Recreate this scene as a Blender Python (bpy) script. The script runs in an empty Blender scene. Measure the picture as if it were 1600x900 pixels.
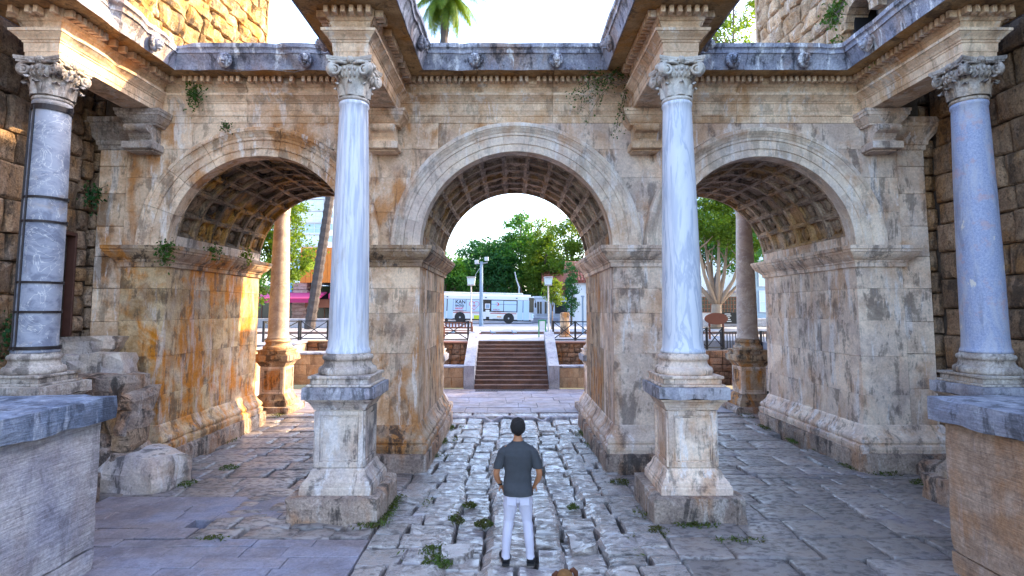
import bpy, math, random
import numpy as np
from mathutils import Vector, Matrix, noise
R = math.radians
rng = random.Random(7)
nrng = np.random.default_rng(7)
scene = bpy.context.scene
col = scene.collection

# ------------------------------------------------------------------ camera
cam_d = bpy.data.cameras.new('camera')
cam = bpy.data.objects.new('camera', cam_d); col.objects.link(cam)
EYE = 3.285
cam.location = (0, 0, EYE)
cam.rotation_euler = (R(90) + math.atan(71 / 870), 0, 0)
cam_d.sensor_width = 36
cam_d.lens = 36 * 870 / 1600
cam_d.shift_y = -(450 - 412) / 1600
cam_d.clip_end = 2000
scene.camera = cam

# ------------------------------------------------------------------ light
SUN_AZ, SUN_EL = 74, 31            # azimuth from +Y towards +X
world = bpy.data.worlds.new('World'); scene.world = world; world.use_nodes = True
wn = world.node_tree; wn.nodes.clear()
sky = wn.nodes.new('ShaderNodeTexSky'); sky.sky_type = 'NISHITA'; sky.sun_disc = False
sky.sun_elevation = R(SUN_EL); sky.sun_rotation = R(SUN_AZ)
sky.air_density = 1.0; sky.dust_density = 2.2; sky.ozone_density = 1.2
bg = wn.nodes.new('ShaderNodeBackground'); bg.inputs[1].default_value = 0.15
wo = wn.nodes.new('ShaderNodeOutputWorld')
wn.links.new(sky.outputs[0], bg.inputs[0]); wn.links.new(bg.outputs[0], wo.inputs[0])
sl = bpy.data.lights.new('sun', 'SUN'); sl.energy = 2.0; sl.angle = R(0.6); sl.color = (1.0, 0.70, 0.33)
so = bpy.data.objects.new('sun', sl); col.objects.link(so)
sv = Vector((math.sin(R(SUN_AZ)) * math.cos(R(SUN_EL)), math.cos(R(SUN_AZ)) * math.cos(R(SUN_EL)), math.sin(R(SUN_EL))))
so.rotation_euler = (-sv).to_track_quat('-Z', 'Y').to_euler()
so.location = sv * 60
scene.view_settings.view_transform = 'Standard'
scene.view_settings.look = 'None'
scene.view_settings.exposure = 3.0
scene.view_settings.gamma = 1.0

# ------------------------------------------------------------------ node helpers
def new_mat(name):
    m = bpy.data.materials.new(name); m.use_nodes = True
    nt = m.node_tree; nt.nodes.clear()
    return m, nt
def nd(nt, t, ins=None, **props):
    n = nt.nodes.new(t)
    for k, v in props.items(): setattr(n, k, v)
    if ins:
        for k, v in ins.items():
            s = n.inputs[k]
            if isinstance(v, bpy.types.NodeSocket): nt.links.new(v, s)
            else:
                if s.type == 'RGBA' and len(v) == 3: v = (*v, 1)
                s.default_value = v
    return n
def mixc(nt, f, a, b, mode='MIX'):
    n = nt.nodes.new('ShaderNodeMix'); n.data_type = 'RGBA'; n.blend_type = mode
    for k, v in ((0, f), (6, a), (7, b)):
        if isinstance(v, bpy.types.NodeSocket): nt.links.new(v, n.inputs[k])
        else: n.inputs[k].default_value = (*v, 1) if isinstance(v, tuple) and len(v) == 3 else v
    return n.outputs[2]
def mth(nt, op, a, b=0.0):
    n = nt.nodes.new('ShaderNodeMath'); n.operation = op
    for k, v in ((0, a), (1, b)):
        if isinstance(v, bpy.types.NodeSocket): nt.links.new(v, n.inputs[k])
        else: n.inputs[k].default_value = v
    return n.outputs[0]
def smooth(nt, v, lo, hi, o0=0.0, o1=1.0):
    n = nt.nodes.new('ShaderNodeMapRange'); n.interpolation_type = 'SMOOTHSTEP'
    nt.links.new(v, n.inputs[0])
    for i, x in ((1, lo), (2, hi), (3, o0), (4, o1)): n.inputs[i].default_value = x
    return n.outputs[0]
def nz(nt, vec, scale, detail=5, rough=.6, dist=0.0):
    n = nd(nt, 'ShaderNodeTexNoise', {'Vector': vec, 'Scale': scale, 'Detail': detail, 'Roughness': rough, 'Distortion': dist})
    return n.outputs[0]
def scaled(nt, vec, s, off=(0, 0, 0)):
    return nd(nt, 'ShaderNodeMapping', {'Vector': vec, 'Scale': s, 'Location': off}).outputs[0]

def stone(name, c1, c2, stain=((.5, .2, .04), .0), soot=((.03, .028, .03), .0), pale=((.75, .7, .68), .0),
          grain=.25, var=.25, bump=.3, rough=(.6, .9), pits=0.0, sc=1.0, cool=0.0, spec=.35, tool=0.0):
    """weathered stone: two-tone body, blotchy stains, vertical run-off streaks, pits, each block its own tone"""
    m, nt = new_mat(name)
    P = nd(nt, 'ShaderNodeNewGeometry').outputs['Position']
    rnd = nd(nt, 'ShaderNodeObjectInfo').outputs['Random']
    off = nd(nt, 'ShaderNodeCombineXYZ', {0: mth(nt, 'MULTIPLY', rnd, 7.0), 1: mth(nt, 'MULTIPLY', rnd, 3.0), 2: mth(nt, 'MULTIPLY', rnd, 5.0)}).outputs[0]
    PB = nd(nt, 'ShaderNodeVectorMath', {0: P, 1: off}, operation='ADD').outputs[0]
    big = nz(nt, PB, 1.6 * sc, 7, .68, .4)
    c = mixc(nt, smooth(nt, big, .40, .62), c1, c2)
    tone = mth(nt, 'ADD', 1 - var * .55, mth(nt, 'MULTIPLY', rnd, var * 1.1))
    c = mixc(nt, 1.0, c, nd(nt, 'ShaderNodeCombineColor', {0: tone, 1: tone, 2: tone}).outputs[0], 'MULTIPLY')
    if cool:
        w = smooth(nt, nz(nt, P, .9 * sc, 5, .6), .42, .66, 0, cool)
        c = mixc(nt, w, c, (.30, .31, .42))
    if stain[1]:
        s = nz(nt, P, .75 * sc, 8, .62, .8)
        st = nz(nt, scaled(nt, P, (2.2, 2.2, .35)), 1.3 * sc, 6, .6)
        v = mth(nt, 'ADD', mth(nt, 'MULTIPLY', s, .62), mth(nt, 'MULTIPLY', st, .38))
        c = mixc(nt, smooth(nt, v, .485, .60, 0, stain[1]), c, stain[0])
    if pale[1]:
        s = nz(nt, scaled(nt, P, (2.5, 2.5, .5), (3, 1, 7)), 1.5 * sc, 9, .7, .3)
        c = mixc(nt, smooth(nt, s, .54, .62, 0, pale[1]), c, pale[0])
    if soot[1]:
        s = nz(nt, scaled(nt, PB, (2.6, 2.6, .6), (9, 4, 2)), 1.25 * sc, 9, .72, .6)
        s2 = nz(nt, scaled(nt, PB, (1, 1, 1), (2, 8, 5)), 2.6 * sc, 9, .75)
        v = mth(nt, 'ADD', mth(nt, 'MULTIPLY', s, .6), mth(nt, 'MULTIPLY', s2, .4))
        c = mixc(nt, smooth(nt, v, .505, .575, 0, soot[1]), c, soot[0])
    g = nz(nt, P, 26 * sc, 6, .75)
    gv = mth(nt, 'ADD', 1 - grain, mth(nt, 'MULTIPLY', smooth(nt, g, .3, .7), grain * 1.6))
    c = mixc(nt, 1.0, c, nd(nt, 'ShaderNodeCombineColor', {0: gv, 1: gv, 2: gv}).outputs[0], 'MULTIPLY')
    h = mth(nt, 'ADD', mth(nt, 'MULTIPLY', g, .5), nz(nt, P, 7 * sc, 7, .7))
    if tool:
        tl = nz(nt, scaled(nt, P, (3, 3, 60)), 1.0, 4, .7, .2)
        h = mth(nt, 'ADD', h, mth(nt, 'MULTIPLY', tl, tool))
        tv = smooth(nt, tl, .35, .65, 1 - .35 * tool, 1.0)
        c = mixc(nt, 1.0, c, nd(nt, 'ShaderNodeCombineColor', {0: tv, 1: tv, 2: tv}).outputs[0], 'MULTIPLY')
    if pits:
        pz = nz(nt, P, 15 * sc, 4, .6, .3)
        pv = smooth(nt, pz, .30, .42)
        c = mixc(nt, mth(nt, 'MULTIPLY', mth(nt, 'SUBTRACT', 1.0, pv), pits), c, (.045, .035, .03))
        h = mth(nt, 'ADD', h, mth(nt, 'MULTIPLY', pv, .8 * pits))
    bp = nd(nt, 'ShaderNodeBump', {'Height': h, 'Strength': bump, 'Distance': .05})
    rr = smooth(nt, nz(nt, P, 4 * sc, 5, .6), .35, .65, rough[0], rough[1])
    b = nd(nt, 'ShaderNodeBsdfPrincipled', {'Base Color': c, 'Roughness': rr, 'Normal': bp.outputs[0], 'Specular IOR Level': spec})
    o = nd(nt, 'ShaderNodeOutputMaterial', {0: b.outputs[0]})
    return m

def plain(name, c, rough=.6, metal=0.0, var=.12, sc=6, spec=.4, bump=.0):
    m, nt = new_mat(name)
    P = nd(nt, 'ShaderNodeNewGeometry').outputs['Position']
    n = nz(nt, P, sc, 6, .65)
    v = mth(nt, 'ADD', 1 - var, mth(nt, 'MULTIPLY', n, var * 2))
    cc = mixc(nt, 1.0, c, nd(nt, 'ShaderNodeCombineColor', {0: v, 1: v, 2: v}).outputs[0], 'MULTIPLY')
    ins = {'Base Color': cc, 'Roughness': rough, 'Metallic': metal, 'Specular IOR Level': spec}
    if bump: ins['Normal'] = nd(nt, 'ShaderNodeBump', {'Height': nz(nt, P, sc * 4, 6, .7), 'Strength': bump, 'Distance': .02}).outputs[0]
    b = nd(nt, 'ShaderNodeBsdfPrincipled', ins)
    nd(nt, 'ShaderNodeOutputMaterial', {0: b.outputs[0]})
    return m

def leaf_mat(name, c1, c2, trans=.45):
    m, nt = new_mat(name)
    P = nd(nt, 'ShaderNodeNewGeometry').outputs['Position']
    f = smooth(nt, nz(nt, P, .9, 4, .6), .35, .65)
    f2 = smooth(nt, nz(nt, P, 9, 2, .5), .3, .7)
    c = mixc(nt, mth(nt, 'MULTIPLY', mth(nt, 'ADD', f, f2), .5), c1, c2)
    d = nd(nt, 'ShaderNodeBsdfPrincipled', {'Base Color': c, 'Roughness': .55, 'Specular IOR Level': .25})
    tc = mixc(nt, 1.0, c, (1.5, 1.35, .35), 'MULTIPLY')
    t = nd(nt, 'ShaderNodeBsdfTranslucent', {'Color': tc})
    mx = nd(nt, 'ShaderNodeMixShader', {0: trans, 1: d.outputs[0], 2: t.outputs[0]})
    nd(nt, 'ShaderNodeOutputMaterial', {0: mx.outputs[0]})
    return m

def shaft_mat(name, base, dark, mode):
    """column marble: 'streak' vertical veins, 'vein' wandering grey veins, 'granite' speckle with scars, 'old' mottled"""
    m, nt = new_mat(name)
    P = nd(nt, 'ShaderNodeNewGeometry').outputs['Position']
    if mode == 'streak':
        v = nz(nt, scaled(nt, P, (1, 1, .06)), 17, 5, .6, .15)
        c = mixc(nt, smooth(nt, v, .44, .62), base, dark)
        v2 = nz(nt, scaled(nt, P, (1, 1, .12)), 5, 5, .6, .5)
        c = mixc(nt, smooth(nt, v2, .5, .7, 0, .5), c, dark)
        g_ = nz(nt, scaled(nt, P, (2, 2, .5), (1, 5, 2)), 2.4, 8, .72, .4)
        c = mixc(nt, smooth(nt, g_, .55, .66, 0, .4), c, (.36, .33, .31))
    elif mode == 'vein':
        v = nz(nt, scaled(nt, P, (1, 1, .16)), 3.2, 6, .55, 1.6)
        ring = mth(nt, 'ABSOLUTE', mth(nt, 'SUBTRACT', v, .5))
        c = mixc(nt, smooth(nt, ring, .0, .055, 1, 0), base, dark)
        v2 = nz(nt, scaled(nt, P, (1, 1, .2)), 2.0, 4, .6, 1.)
        c = mixc(nt, smooth(nt, v2, .5, .68, 0, .75), c, dark)
    elif mode == 'granite':
        v = nz(nt, P, 38, 5, .85)
        c = mixc(nt, smooth(nt, v, .32, .70), base, dark)
        w = nz(nt, scaled(nt, P, (1.5, 1.5, .45), (2, 6, 1)), 2.6, 8, .7, .6)
        c = mixc(nt, smooth(nt, w, .44, .62, 0, .6), c, (.46, .45, .50))
        w2 = nz(nt, scaled(nt, P, (2, 2, .3), (7, 1, 3)), 2.2, 7, .7, .3)
        c = mixc(nt, smooth(nt, w2, .54, .64, 0, .45), c, (.13, .14, .20))
        v2 = nz(nt, P, 5, 5, .65)
        c = mixc(nt, smooth(nt, v2, .54, .68, 0, .5), c, (.50, .30, .28))
        s = nz(nt, scaled(nt, P, (1.6, 1.6, .8), (.35, .2, .1)), 2.4, 7, .62, .5)
        c = mixc(nt, smooth(nt, s, .64, .66, 0, .9), c, (.62, .56, .50))
    else:
        v = nz(nt, scaled(nt, P, (1, 1, 1.6)), 2.6, 8, .7, .6)
        c = mixc(nt, smooth(nt, v, .40, .64), base, dark)
        ring = mth(nt, 'ABSOLUTE', mth(nt, 'SUBTRACT', nz(nt, scaled(nt, P, (1.4, 1.4, 1.2), (3, 3, 3)), 1.8, 4, .6, 1.2), .5))
        c = mixc(nt, smooth(nt, ring, .0, .012, .55, 0), c, (.72, .72, .72))
        v3 = nz(nt, P, 1.4, 7, .65, .6)
        c = mixc(nt, smooth(nt, v3, .56, .68, 0, .5), c, (.36, .27, .18))
    g = nz(nt, P, 40, 4, .7)
    bp = nd(nt, 'ShaderNodeBump', {'Height': g, 'Strength': .15 if mode != 'granite' else .35, 'Distance': .02})
    b = nd(nt, 'ShaderNodeBsdfPrincipled', {'Base Color': c, 'Roughness': .42 if mode in ('streak', 'vein') else .6, 'Normal': bp.outputs[0], 'Specular IOR Level': .45})
    nd(nt, 'ShaderNodeOutputMaterial', {0: b.outputs[0]})
    return m

OR = (.48, .19, .035)
M = {}
M['marble'] = stone('warm_marble', (.83, .63, .45), (.60, .40, .26), (OR, .8), ((.05, .036, .03), .5), ((.84, .78, .74), .65), cool=.14, var=.2, grain=.2)
M['marble_stain'] = stone('ochre_stained_marble', (.64, .46, .27), (.40, .23, .10), ((.58, .20, .012), 1.0), ((.05, .036, .03), .65), ((.62, .56, .55), .45), cool=.25, var=.3)
M['marble_right'] = stone('pale_weathered_marble', (.84, .67, .54), (.60, .45, .36), (OR, .45), ((.05, .038, .04), .6), ((.84, .78, .78), .65), cool=.2, var=.2, grain=.2)
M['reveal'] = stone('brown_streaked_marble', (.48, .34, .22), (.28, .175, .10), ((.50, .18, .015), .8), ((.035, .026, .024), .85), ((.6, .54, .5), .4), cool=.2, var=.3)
M['entab'] = stone('entablature_marble', (.84, .64, .46), (.62, .42, .28), ((.50, .22, .05), .5), ((.09, .06, .045), .4), ((.80, .75, .72), .55), var=.16, grain=.2)
M['arch'] = stone('arch_marble', (.84, .70, .57), (.66, .51, .40), (OR, .45), ((.07, .055, .05), .35), ((.80, .76, .76), .5), cool=.25, var=.09, grain=.18)
M['cornice'] = stone('weathered_cornice', (.40, .40, .46), (.22, .22, .28), ((.42, .24, .12), .5), ((.03, .03, .042), .8), ((.78, .77, .80), .9), cool=.5, var=.2, grain=.35)
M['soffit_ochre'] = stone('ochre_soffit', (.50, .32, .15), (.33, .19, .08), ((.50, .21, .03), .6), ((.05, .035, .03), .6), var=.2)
M['vault'] = stone('sooty_shaded_vault_stone', (.30, .21, .135), (.11, .075, .05), ((.58, .28, .02), .7), ((.014, .011, .010), .85), var=.6, bump=.5, grain=.4)  # soot, with the deep shade of the vault also darkened into the colour
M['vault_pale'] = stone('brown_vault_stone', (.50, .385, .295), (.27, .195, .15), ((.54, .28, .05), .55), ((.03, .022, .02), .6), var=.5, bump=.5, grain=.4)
M['plinth'] = stone('rough_plinth_stone', (.46, .36, .30), (.28, .21, .18), ((.45, .18, .04), .5), ((.035, .03, .03), .8), ((.62, .57, .54), .4), bump=.8, grain=.4, pits=.4, var=.2)
M['pedestal'] = stone('pedestal_marble', (.66, .56, .48), (.47, .38, .33), (OR, .18), ((.06, .055, .06), .7), ((.72, .69, .70), .65), cool=.4, var=.12)
M['pedestal_top'] = stone('grey_marble_slab', (.42, .41, .46), (.24, .24, .29), (OR, .1), ((.03, .03, .035), .7), ((.66, .65, .70), .6), cool=.5, var=.1)
M['capital'] = stone('capital_marble', (.66, .62, .58), (.48, .43, .40), ((.5, .34, .18), .35), ((.12, .11, .11), .25), grain=.2, var=.1)
M['capital_old'] = stone('old_capital_marble', (.52, .46, .42), (.34, .28, .25), ((.45, .27, .12), .5), ((.04, .035, .035), .6), ((.68, .64, .62), .4), grain=.35, bump=.6, var=.1)
M['mortar'] = stone('dark_joint', (.13, .10, .08), (.08, .06, .05), var=.1)
M['wall'] = stone('pitted_wall_stone', (.36, .25, .17), (.23, .15, .10), ((.42, .21, .06), .5), ((.035, .028, .025), .7), ((.48, .40, .36), .25), bump=1.0, pits=.65, grain=.45, var=.55)
M['wall_right'] = stone('brown_wall_stone', (.37, .24, .15), (.24, .145, .09), ((.44, .20, .05), .55), ((.035, .028, .025), .65), ((.5, .40, .36), .2), bump=1.0, pits=.5, grain=.45, var=.5)
M['tower'] = stone('tower_stone', (.40, .26, .11), (.25, .15, .055), ((.42, .20, .02), .75), ((.06, .04, .03), .85), ((.66, .58, .50), .35), bump=.9, pits=.5, grain=.4, var=.35)
M['tower_right'] = stone('pale_tower_stone', (.50, .36, .24), (.32, .21, .13), ((.52, .28, .10), .5), ((.08, .06, .05), .4), ((.7, .64, .6), .4), bump=.9, pits=.4, grain=.4, var=.35)
M['rubble'] = stone('red_rubble', (.34, .20, .13), (.20, .105, .065), ((.42, .15, .04), .6), ((.04, .03, .025), .6), bump=1.0, pits=.4, grain=.4, var=.5)
def cobble_mat(name, light, dark, gloss, coat=.15):
    """street stone polished by feet: bright smooth tops, dark pits and dirt between them"""
    m, nt = new_mat(name)
    P = nd(nt, 'ShaderNodeNewGeometry').outputs['Position']
    rnd = nd(nt, 'ShaderNodeObjectInfo').outputs['Random']
    off = nd(nt, 'ShaderNodeCombineXYZ', {0: mth(nt, 'MULTIPLY', rnd, 9.0), 1: mth(nt, 'MULTIPLY', rnd, 4.0), 2: 0.0}).outputs[0]
    PB = nd(nt, 'ShaderNodeVectorMath', {0: P, 1: off}, operation='ADD').outputs[0]
    h = nz(nt, scaled(nt, PB, (1, 1.6, 1)), 7, 9, .62, .3)
    top = smooth(nt, h, .34, .55)
    c = mixc(nt, top, dark, light)
    c = mixc(nt, smooth(nt, nz(nt, PB, 2.2, 5, .6), .45, .65, 0, .5), c, (.30, .23, .19))
    c = mixc(nt, smooth(nt, nz(nt, P, 1.1, 5, .6), .5, .68, 0, .5), c, (.20, .175, .21))
    tone = mth(nt, 'ADD', .72, mth(nt, 'MULTIPLY', rnd, .56))
    c = mixc(nt, 1.0, c, nd(nt, 'ShaderNodeCombineColor', {0: tone, 1: tone, 2: tone}).outputs[0], 'MULTIPLY')
    hh = mth(nt, 'ADD', smooth(nt, h, .30, .56), mth(nt, 'MULTIPLY', nz(nt, P, 34, 6, .75), .5))
    bp = nd(nt, 'ShaderNodeBump', {'Height': hh, 'Strength': .42, 'Distance': .03})
    b = nd(nt, 'ShaderNodeBsdfPrincipled', {'Base Color': c, 'Roughness': smooth(nt, h, .38, .56, .75, gloss), 'Normal': bp.outputs[0], 'Specular IOR Level': .8, 'Coat Weight': coat, 'Coat Roughness': .16, 'Coat Normal': bp.outputs[0]})
    nd(nt, 'ShaderNodeOutputMaterial', {0: b.outputs[0]})
    return m
M['cobble'] = cobble_mat('polished_street_stone', (.36, .315, .30), (.095, .076, .07), .15, .7)
M['slab'] = stone('bluish_paving_slab', (.27, .235, .255), (.19, .165, .19), ((.34, .24, .2), .25), ((.12, .10, .12), .3), bump=.15, rough=(.45, .7), cool=.6, var=.22)
M['oldslab'] = cobble_mat('old_paving_slab', (.25, .215, .205), (.095, .076, .074), .30)
M['parapet_l'] = stone('blue_grey_parapet', (.58, .57, .62), (.42, .39, .41), ((.30, .22, .2), .35), ((.11, .10, .13), .4), cool=.8, var=.12, bump=.5, tool=.9)
M['parapet_r'] = stone('tan_parapet', (.60, .43, .33), (.45, .295, .21), ((.46, .19, .05), .5), ((.16, .10, .08), .4), ((.58, .46, .42), .4), var=.15, bump=.5, pits=.15, tool=.9)
M['coping_blue'] = stone('blue_coping', (.30, .37, .52), (.13, .18, .29), ((.2, .17, .17), .2), ((.035, .045, .075), .7), ((.58, .64, .78), .5), cool=.2, var=.1, bump=.6, tool=.9)
M['coping'] = stone('grey_coping', (.42, .43, .50), (.24, .25, .31), ((.2, .17, .17), .2), ((.07, .07, .085), .7), ((.62, .62, .70), .4), cool=.7, var=.1, bump=.6, tool=.8)
M['soil'] = stone('joint_soil', (.15, .12, .095), (.08, .065, .05), ((.05, .08, .02), .5), bump=.6, var=.0)
M['plaza'] = stone('plaza_paving', (.30, .30, .33), (.22, .22, .25), cool=.3, var=.1, bump=.1)
M['step'] = stone('brown_step', (.16, .10, .085), (.10, .062, .055), ((.2, .1, .06), .4), bump=.2, var=.15)
M['cheek'] = stone('white_cheek_wall', (.42, .42, .47), (.30, .30, .35), soot=((.12, .11, .12), .4), cool=.4, var=.1)
M['tan'] = stone('tan_ashlar', (.50, .34, .21), (.36, .22, .13), ((.46, .20, .05), .5), ((.1, .07, .05), .35), var=.35)
M['iron'] = plain('black_iron', (.028, .022, .024), .55, .3)
M['rail'] = plain('black_painted_steel', (.02, .02, .024), .5, .2)
M['wood_door'] = plain('dark_red_door', (.085, .035, .025), .6, var=.4, sc=5)
M['opening_shade'] = plain('painted_opening_shade', (.012, .010, .010), .9)  # near-black paint for the shade inside the tower window
M['bark'] = plain('bark', (.12, .085, .06), .9, var=.5, sc=4, bump=.6)
M['bark_pale'] = plain('pale_bark', (.34, .24, .17), .85, var=.35, sc=3, bump=.4)
M['palm_bark'] = plain('palm_bark', (.055, .045, .045), .9, var=.5, sc=7, bump=.8)
M['leaf_mid'] = leaf_mat('leaf_mid', (.03, .115, .022), (.075, .20, .03))
M['leaf_dark'] = leaf_mat('leaf_dark', (.02, .085, .032), (.045, .145, .04), .42)
M['leaf_yellow'] = leaf_mat('leaf_yellow', (.06, .13, .018), (.13, .20, .025), .55)
M['leaf_ivy'] = leaf_mat('leaf_ivy', (.025, .075, .015), (.07, .14, .02), .3)
M['grass'] = leaf_mat('grass', (.085, .075, .025), (.07, .13, .02), .3)
M['palm_leaf'] = leaf_mat('palm_leaf', (.03, .085, .015), (.12, .19, .02), .45)
M['white'] = plain('white_paint', (.62, .64, .68), .4, var=.05)
M['offwhite'] = plain('white_render', (.56, .58, .62), .7, var=.08, sc=1)
M['glass_blue'] = plain('blue_grey_glass', (.22, .33, .45), .15, var=.1, spec=.8)
M['glass_pale'] = plain('pale_window_glass', (.45, .60, .72), .12, var=.15, spec=.8, sc=1)
M['glass_dark'] = plain('dark_glass', (.02, .025, .03), .12, spec=.7)
M['bus_panel'] = plain('bus_window_film', (.40, .55, .72), .3, var=.06)
M['red'] = plain('red_print', (.55, .03, .04), .5)
M['darkred'] = plain('dark_red_stripe', (.33, .035, .03), .5)
M['black'] = plain('black_print', (.012, .012, .014), .6)
M['rubber'] = plain('tyre_rubber', (.018, .018, .02), .8)
M['steel'] = plain('grey_steel', (.42, .44, .47), .45, .5)
M['bluepole'] = plain('blue_grey_pole', (.16, .24, .34), .5)
M['brownwood'] = plain('brown_wood', (.19, .075, .045), .6, var=.35, sc=5)
M['orange_wood'] = plain('orange_cladding', (.60, .19, .03), .55, var=.3, sc=3)
M['magenta'] = plain('magenta_awning', (.36, .03, .14), .8)
M['brickwall'] = stone('pink_stone_pillar', (.52, .38, .36), (.34, .22, .20), ((.4, .2, .15), .4), var=.5)
M['tile'] = plain('red_roof_tile', (.26, .085, .055), .8, var=.4, sc=4)
M['sign_brown'] = plain('brown_sign', (.17, .052, .03), .6, var=.15)
M['skin'] = plain('skin', (.42, .185, .095), .5, var=.08)
M['shirt'] = plain('charcoal_tshirt', (.048, .052, .062), .9, var=.25, sc=22, bump=.25)
M['jeans'] = plain('white_jeans', (.56, .55, .68), .85, var=.06, sc=9, bump=.4)
M['hair'] = plain('black_hair', (.014, .011, .012), .6, var=.4, sc=40, bump=.8)
M['shoe'] = plain('black_shoe', (.015, .015, .02), .6)
M['fur'] = plain('brown_fur', (.21, .095, .03), .9, var=.55, sc=16, bump=.7)
M['fur_dark'] = plain('dark_brown_fur', (.09, .03, .015), .9, var=.4, sc=16)
M['green'] = plain('green_paint', (.03, .25, .10), .5)
M['avocado'] = plain('yellow_green_print', (.50, .56, .03), .6)
M['orange'] = plain('orange_print', (.62, .24, .02), .6)
M['skyprint'] = plain('blue_print', (.10, .36, .60), .6)
M['twig'] = plain('dry_twig', (.20, .14, .10), .9)
M['lamp'] = plain('lamp_glass', (.55, .72, .78), .2, spec=.7)
M['shaft_streak'] = shaft_mat('streaked_blue_marble', (.68, .71, .80), (.45, .50, .63), 'streak')
M['shaft_vein'] = shaft_mat('veined_blue_marble', (.68, .71, .80), (.45, .50, .63), 'vein')
M['shaft_old'] = shaft_mat('mottled_grey_marble', (.31, .335, .42), (.15, .17, .24), 'old')
M['shaft_granite'] = shaft_mat('blue_granite', (.38, .42, .58), (.20, .235, .38), 'granite')
M['shaft_rear'] = shaft_mat('rear_marble', (.48, .40, .36), (.34, .27, .25), 'old')

# ------------------------------------------------------------------ mesh helpers
def setp(o, label=None, cat=None, group=None, kind=None):
    if label: o['label'] = label
    if cat: o['category'] = cat
    if group: o['group'] = group
    if kind: o['kind'] = kind
    return o
def empty(name, loc=(0, 0, 0), rz=0, **k):
    o = bpy.data.objects.new(name, None); col.objects.link(o)
    o.location = loc; o.rotation_euler = (0, 0, rz); o.empty_display_size = .2
    return setp(o, **k)
def link(name, me, parent=None, loc=(0, 0, 0), rot=(0, 0, 0), **k):
    o = bpy.data.objects.new(name, me); col.objects.link(o)
    if parent is not None: o.parent = parent
    o.location = loc; o.rotation_euler = rot
    return setp(o, **k)
class MB:
    def __init__(s): s.v = []; s.f = []; s.m = []; s.cur = 0
    def add(s, vs, fs):
        b = len(s.v); s.v += [tuple(q) for q in vs]
        s.f += [tuple(b + i for i in f) for f in fs]; s.m += [s.cur] * len(fs); return s
    def box(s, x0, x1, y0, y1, z0, z1, ch=0.0, jit=0.0):
        if ch <= 0:
            vs = [(x, y, z) for x in (x0, x1) for y in (y0, y1) for z in (z0, z1)]
            fs = [(0, 1, 3, 2), (4, 6, 7, 5), (0, 4, 5, 1), (2, 3, 7, 6), (0, 2, 6, 4), (1, 5, 7, 3)]
            return s.add(vs, fs)
        lo, hi = (x0, y0, z0), (x1, y1, z1)
        ch = min(ch, .3 * min(x1 - x0, y1 - y0, z1 - z0))
        ix = {}; vs = []
        for sx in (0, 1):
            for sy in (0, 1):
                for sz in (0, 1):
                    c = (sx, sy, sz)
                    for a in range(3):
                        q = [(hi[i] if c[i] else lo[i]) for i in range(3)]
                        for i in range(3):
                            if i != a: q[i] += -ch if c[i] else ch
                        if jit: q = [w + rng.uniform(-jit, jit) for w in q]
                        ix[(c, a)] = len(vs); vs.append(q)
        fs = []
        for a in range(3):
            b, d = (a + 1) % 3, (a + 2) % 3
            for sg in (0, 1):
                def cc(u, w):
                    c = [0, 0, 0]; c[a] = sg; c[b] = u; c[d] = w; return tuple(c)
                fs.append([ix[(cc(0, 0), a)], ix[(cc(1, 0), a)], ix[(cc(1, 1), a)], ix[(cc(0, 1), a)]])
            for u in (0, 1):
                for w in (0, 1):
                    def c2(k):
                        c = [0, 0, 0]; c[a] = k; c[b] = u; c[d] = w; return tuple(c)
                    fs.append([ix[(c2(0), b)], ix[(c2(1), b)], ix[(c2(1), d)], ix[(c2(0), d)]])
        for sx in (0, 1):
            for sy in (0, 1):
                for sz in (0, 1):
                    fs.append([ix[((sx, sy, sz), a)] for a in range(3)])
        # outward orientation about the box centre
        cx = [(lo[i] + hi[i]) / 2 for i in range(3)]
        out = []
        for f in fs:
            p = [Vector(vs[i]) for i in f]
            n = (p[1] - p[0]).cross(p[2] - p[0])
            mid = sum(p, Vector()) / len(p) - Vector(cx)
            out.append(tuple(f) if n.dot(mid) > 0 else tuple(reversed(f)))
        return s.add(vs, out)
    def lathe(s, prof, seg=24, c=(0, 0, 0), cap=True, wob=0.0):
        n = len(prof); vs = []
        for i in range(seg):
            a = 2 * math.pi * i / seg
            for r, z in prof:
                rr = r
                if wob: rr += wob * noise.noise(Vector((math.cos(a) * 1.7 + c[0], math.sin(a) * 1.7 + c[1], z * 2.2)))
                vs.append((c[0] + rr * math.cos(a), c[1] + rr * math.sin(a), c[2] + z))
        fs = []
        for i in range(seg):
            j = (i + 1) % seg
            for k in range(n - 1): fs.append((i * n + k, j * n + k, j * n + k + 1, i * n + k + 1))
        if cap:
            fs.append(tuple(i * n + n - 1 for i in range(seg)))
            fs.append(tuple(i * n for i in reversed(range(seg))))
        return s.add(vs, fs)
    def tube(s, pts, rad, seg=6, cap=True):
        pts = [Vector(p) for p in pts]; n = len(pts)
        if not isinstance(rad, (list, tuple)): rad = [rad] * n
        vs = []; up = None
        for i in range(n):
            t = (pts[min(i + 1, n - 1)] - pts[max(i - 1, 0)])
            t = t.normalized() if t.length > 1e-9 else Vector((0, 0, 1))
            if up is None:
                up = t.orthogonal().normalized()
            up = (up - t * up.dot(t)); up = up.normalized() if up.length > 1e-6 else t.orthogonal().normalized()
            w = t.cross(up)
            for k in range(seg):
                a = 2 * math.pi * k / seg
                vs.append(pts[i] + (up * math.cos(a) + w * math.sin(a)) * rad[i])
        fs = []
        for i in range(n - 1):
            for k in range(seg):
                l = (k + 1) % seg
                fs.append((i * seg + k, i * seg + l, (i + 1) * seg + l, (i + 1) * seg + k))
        if cap:
            fs.append(tuple(reversed(range(seg)))); fs.append(tuple((n - 1) * seg + k for k in range(seg)))
        return s.add(vs, fs)
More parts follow.
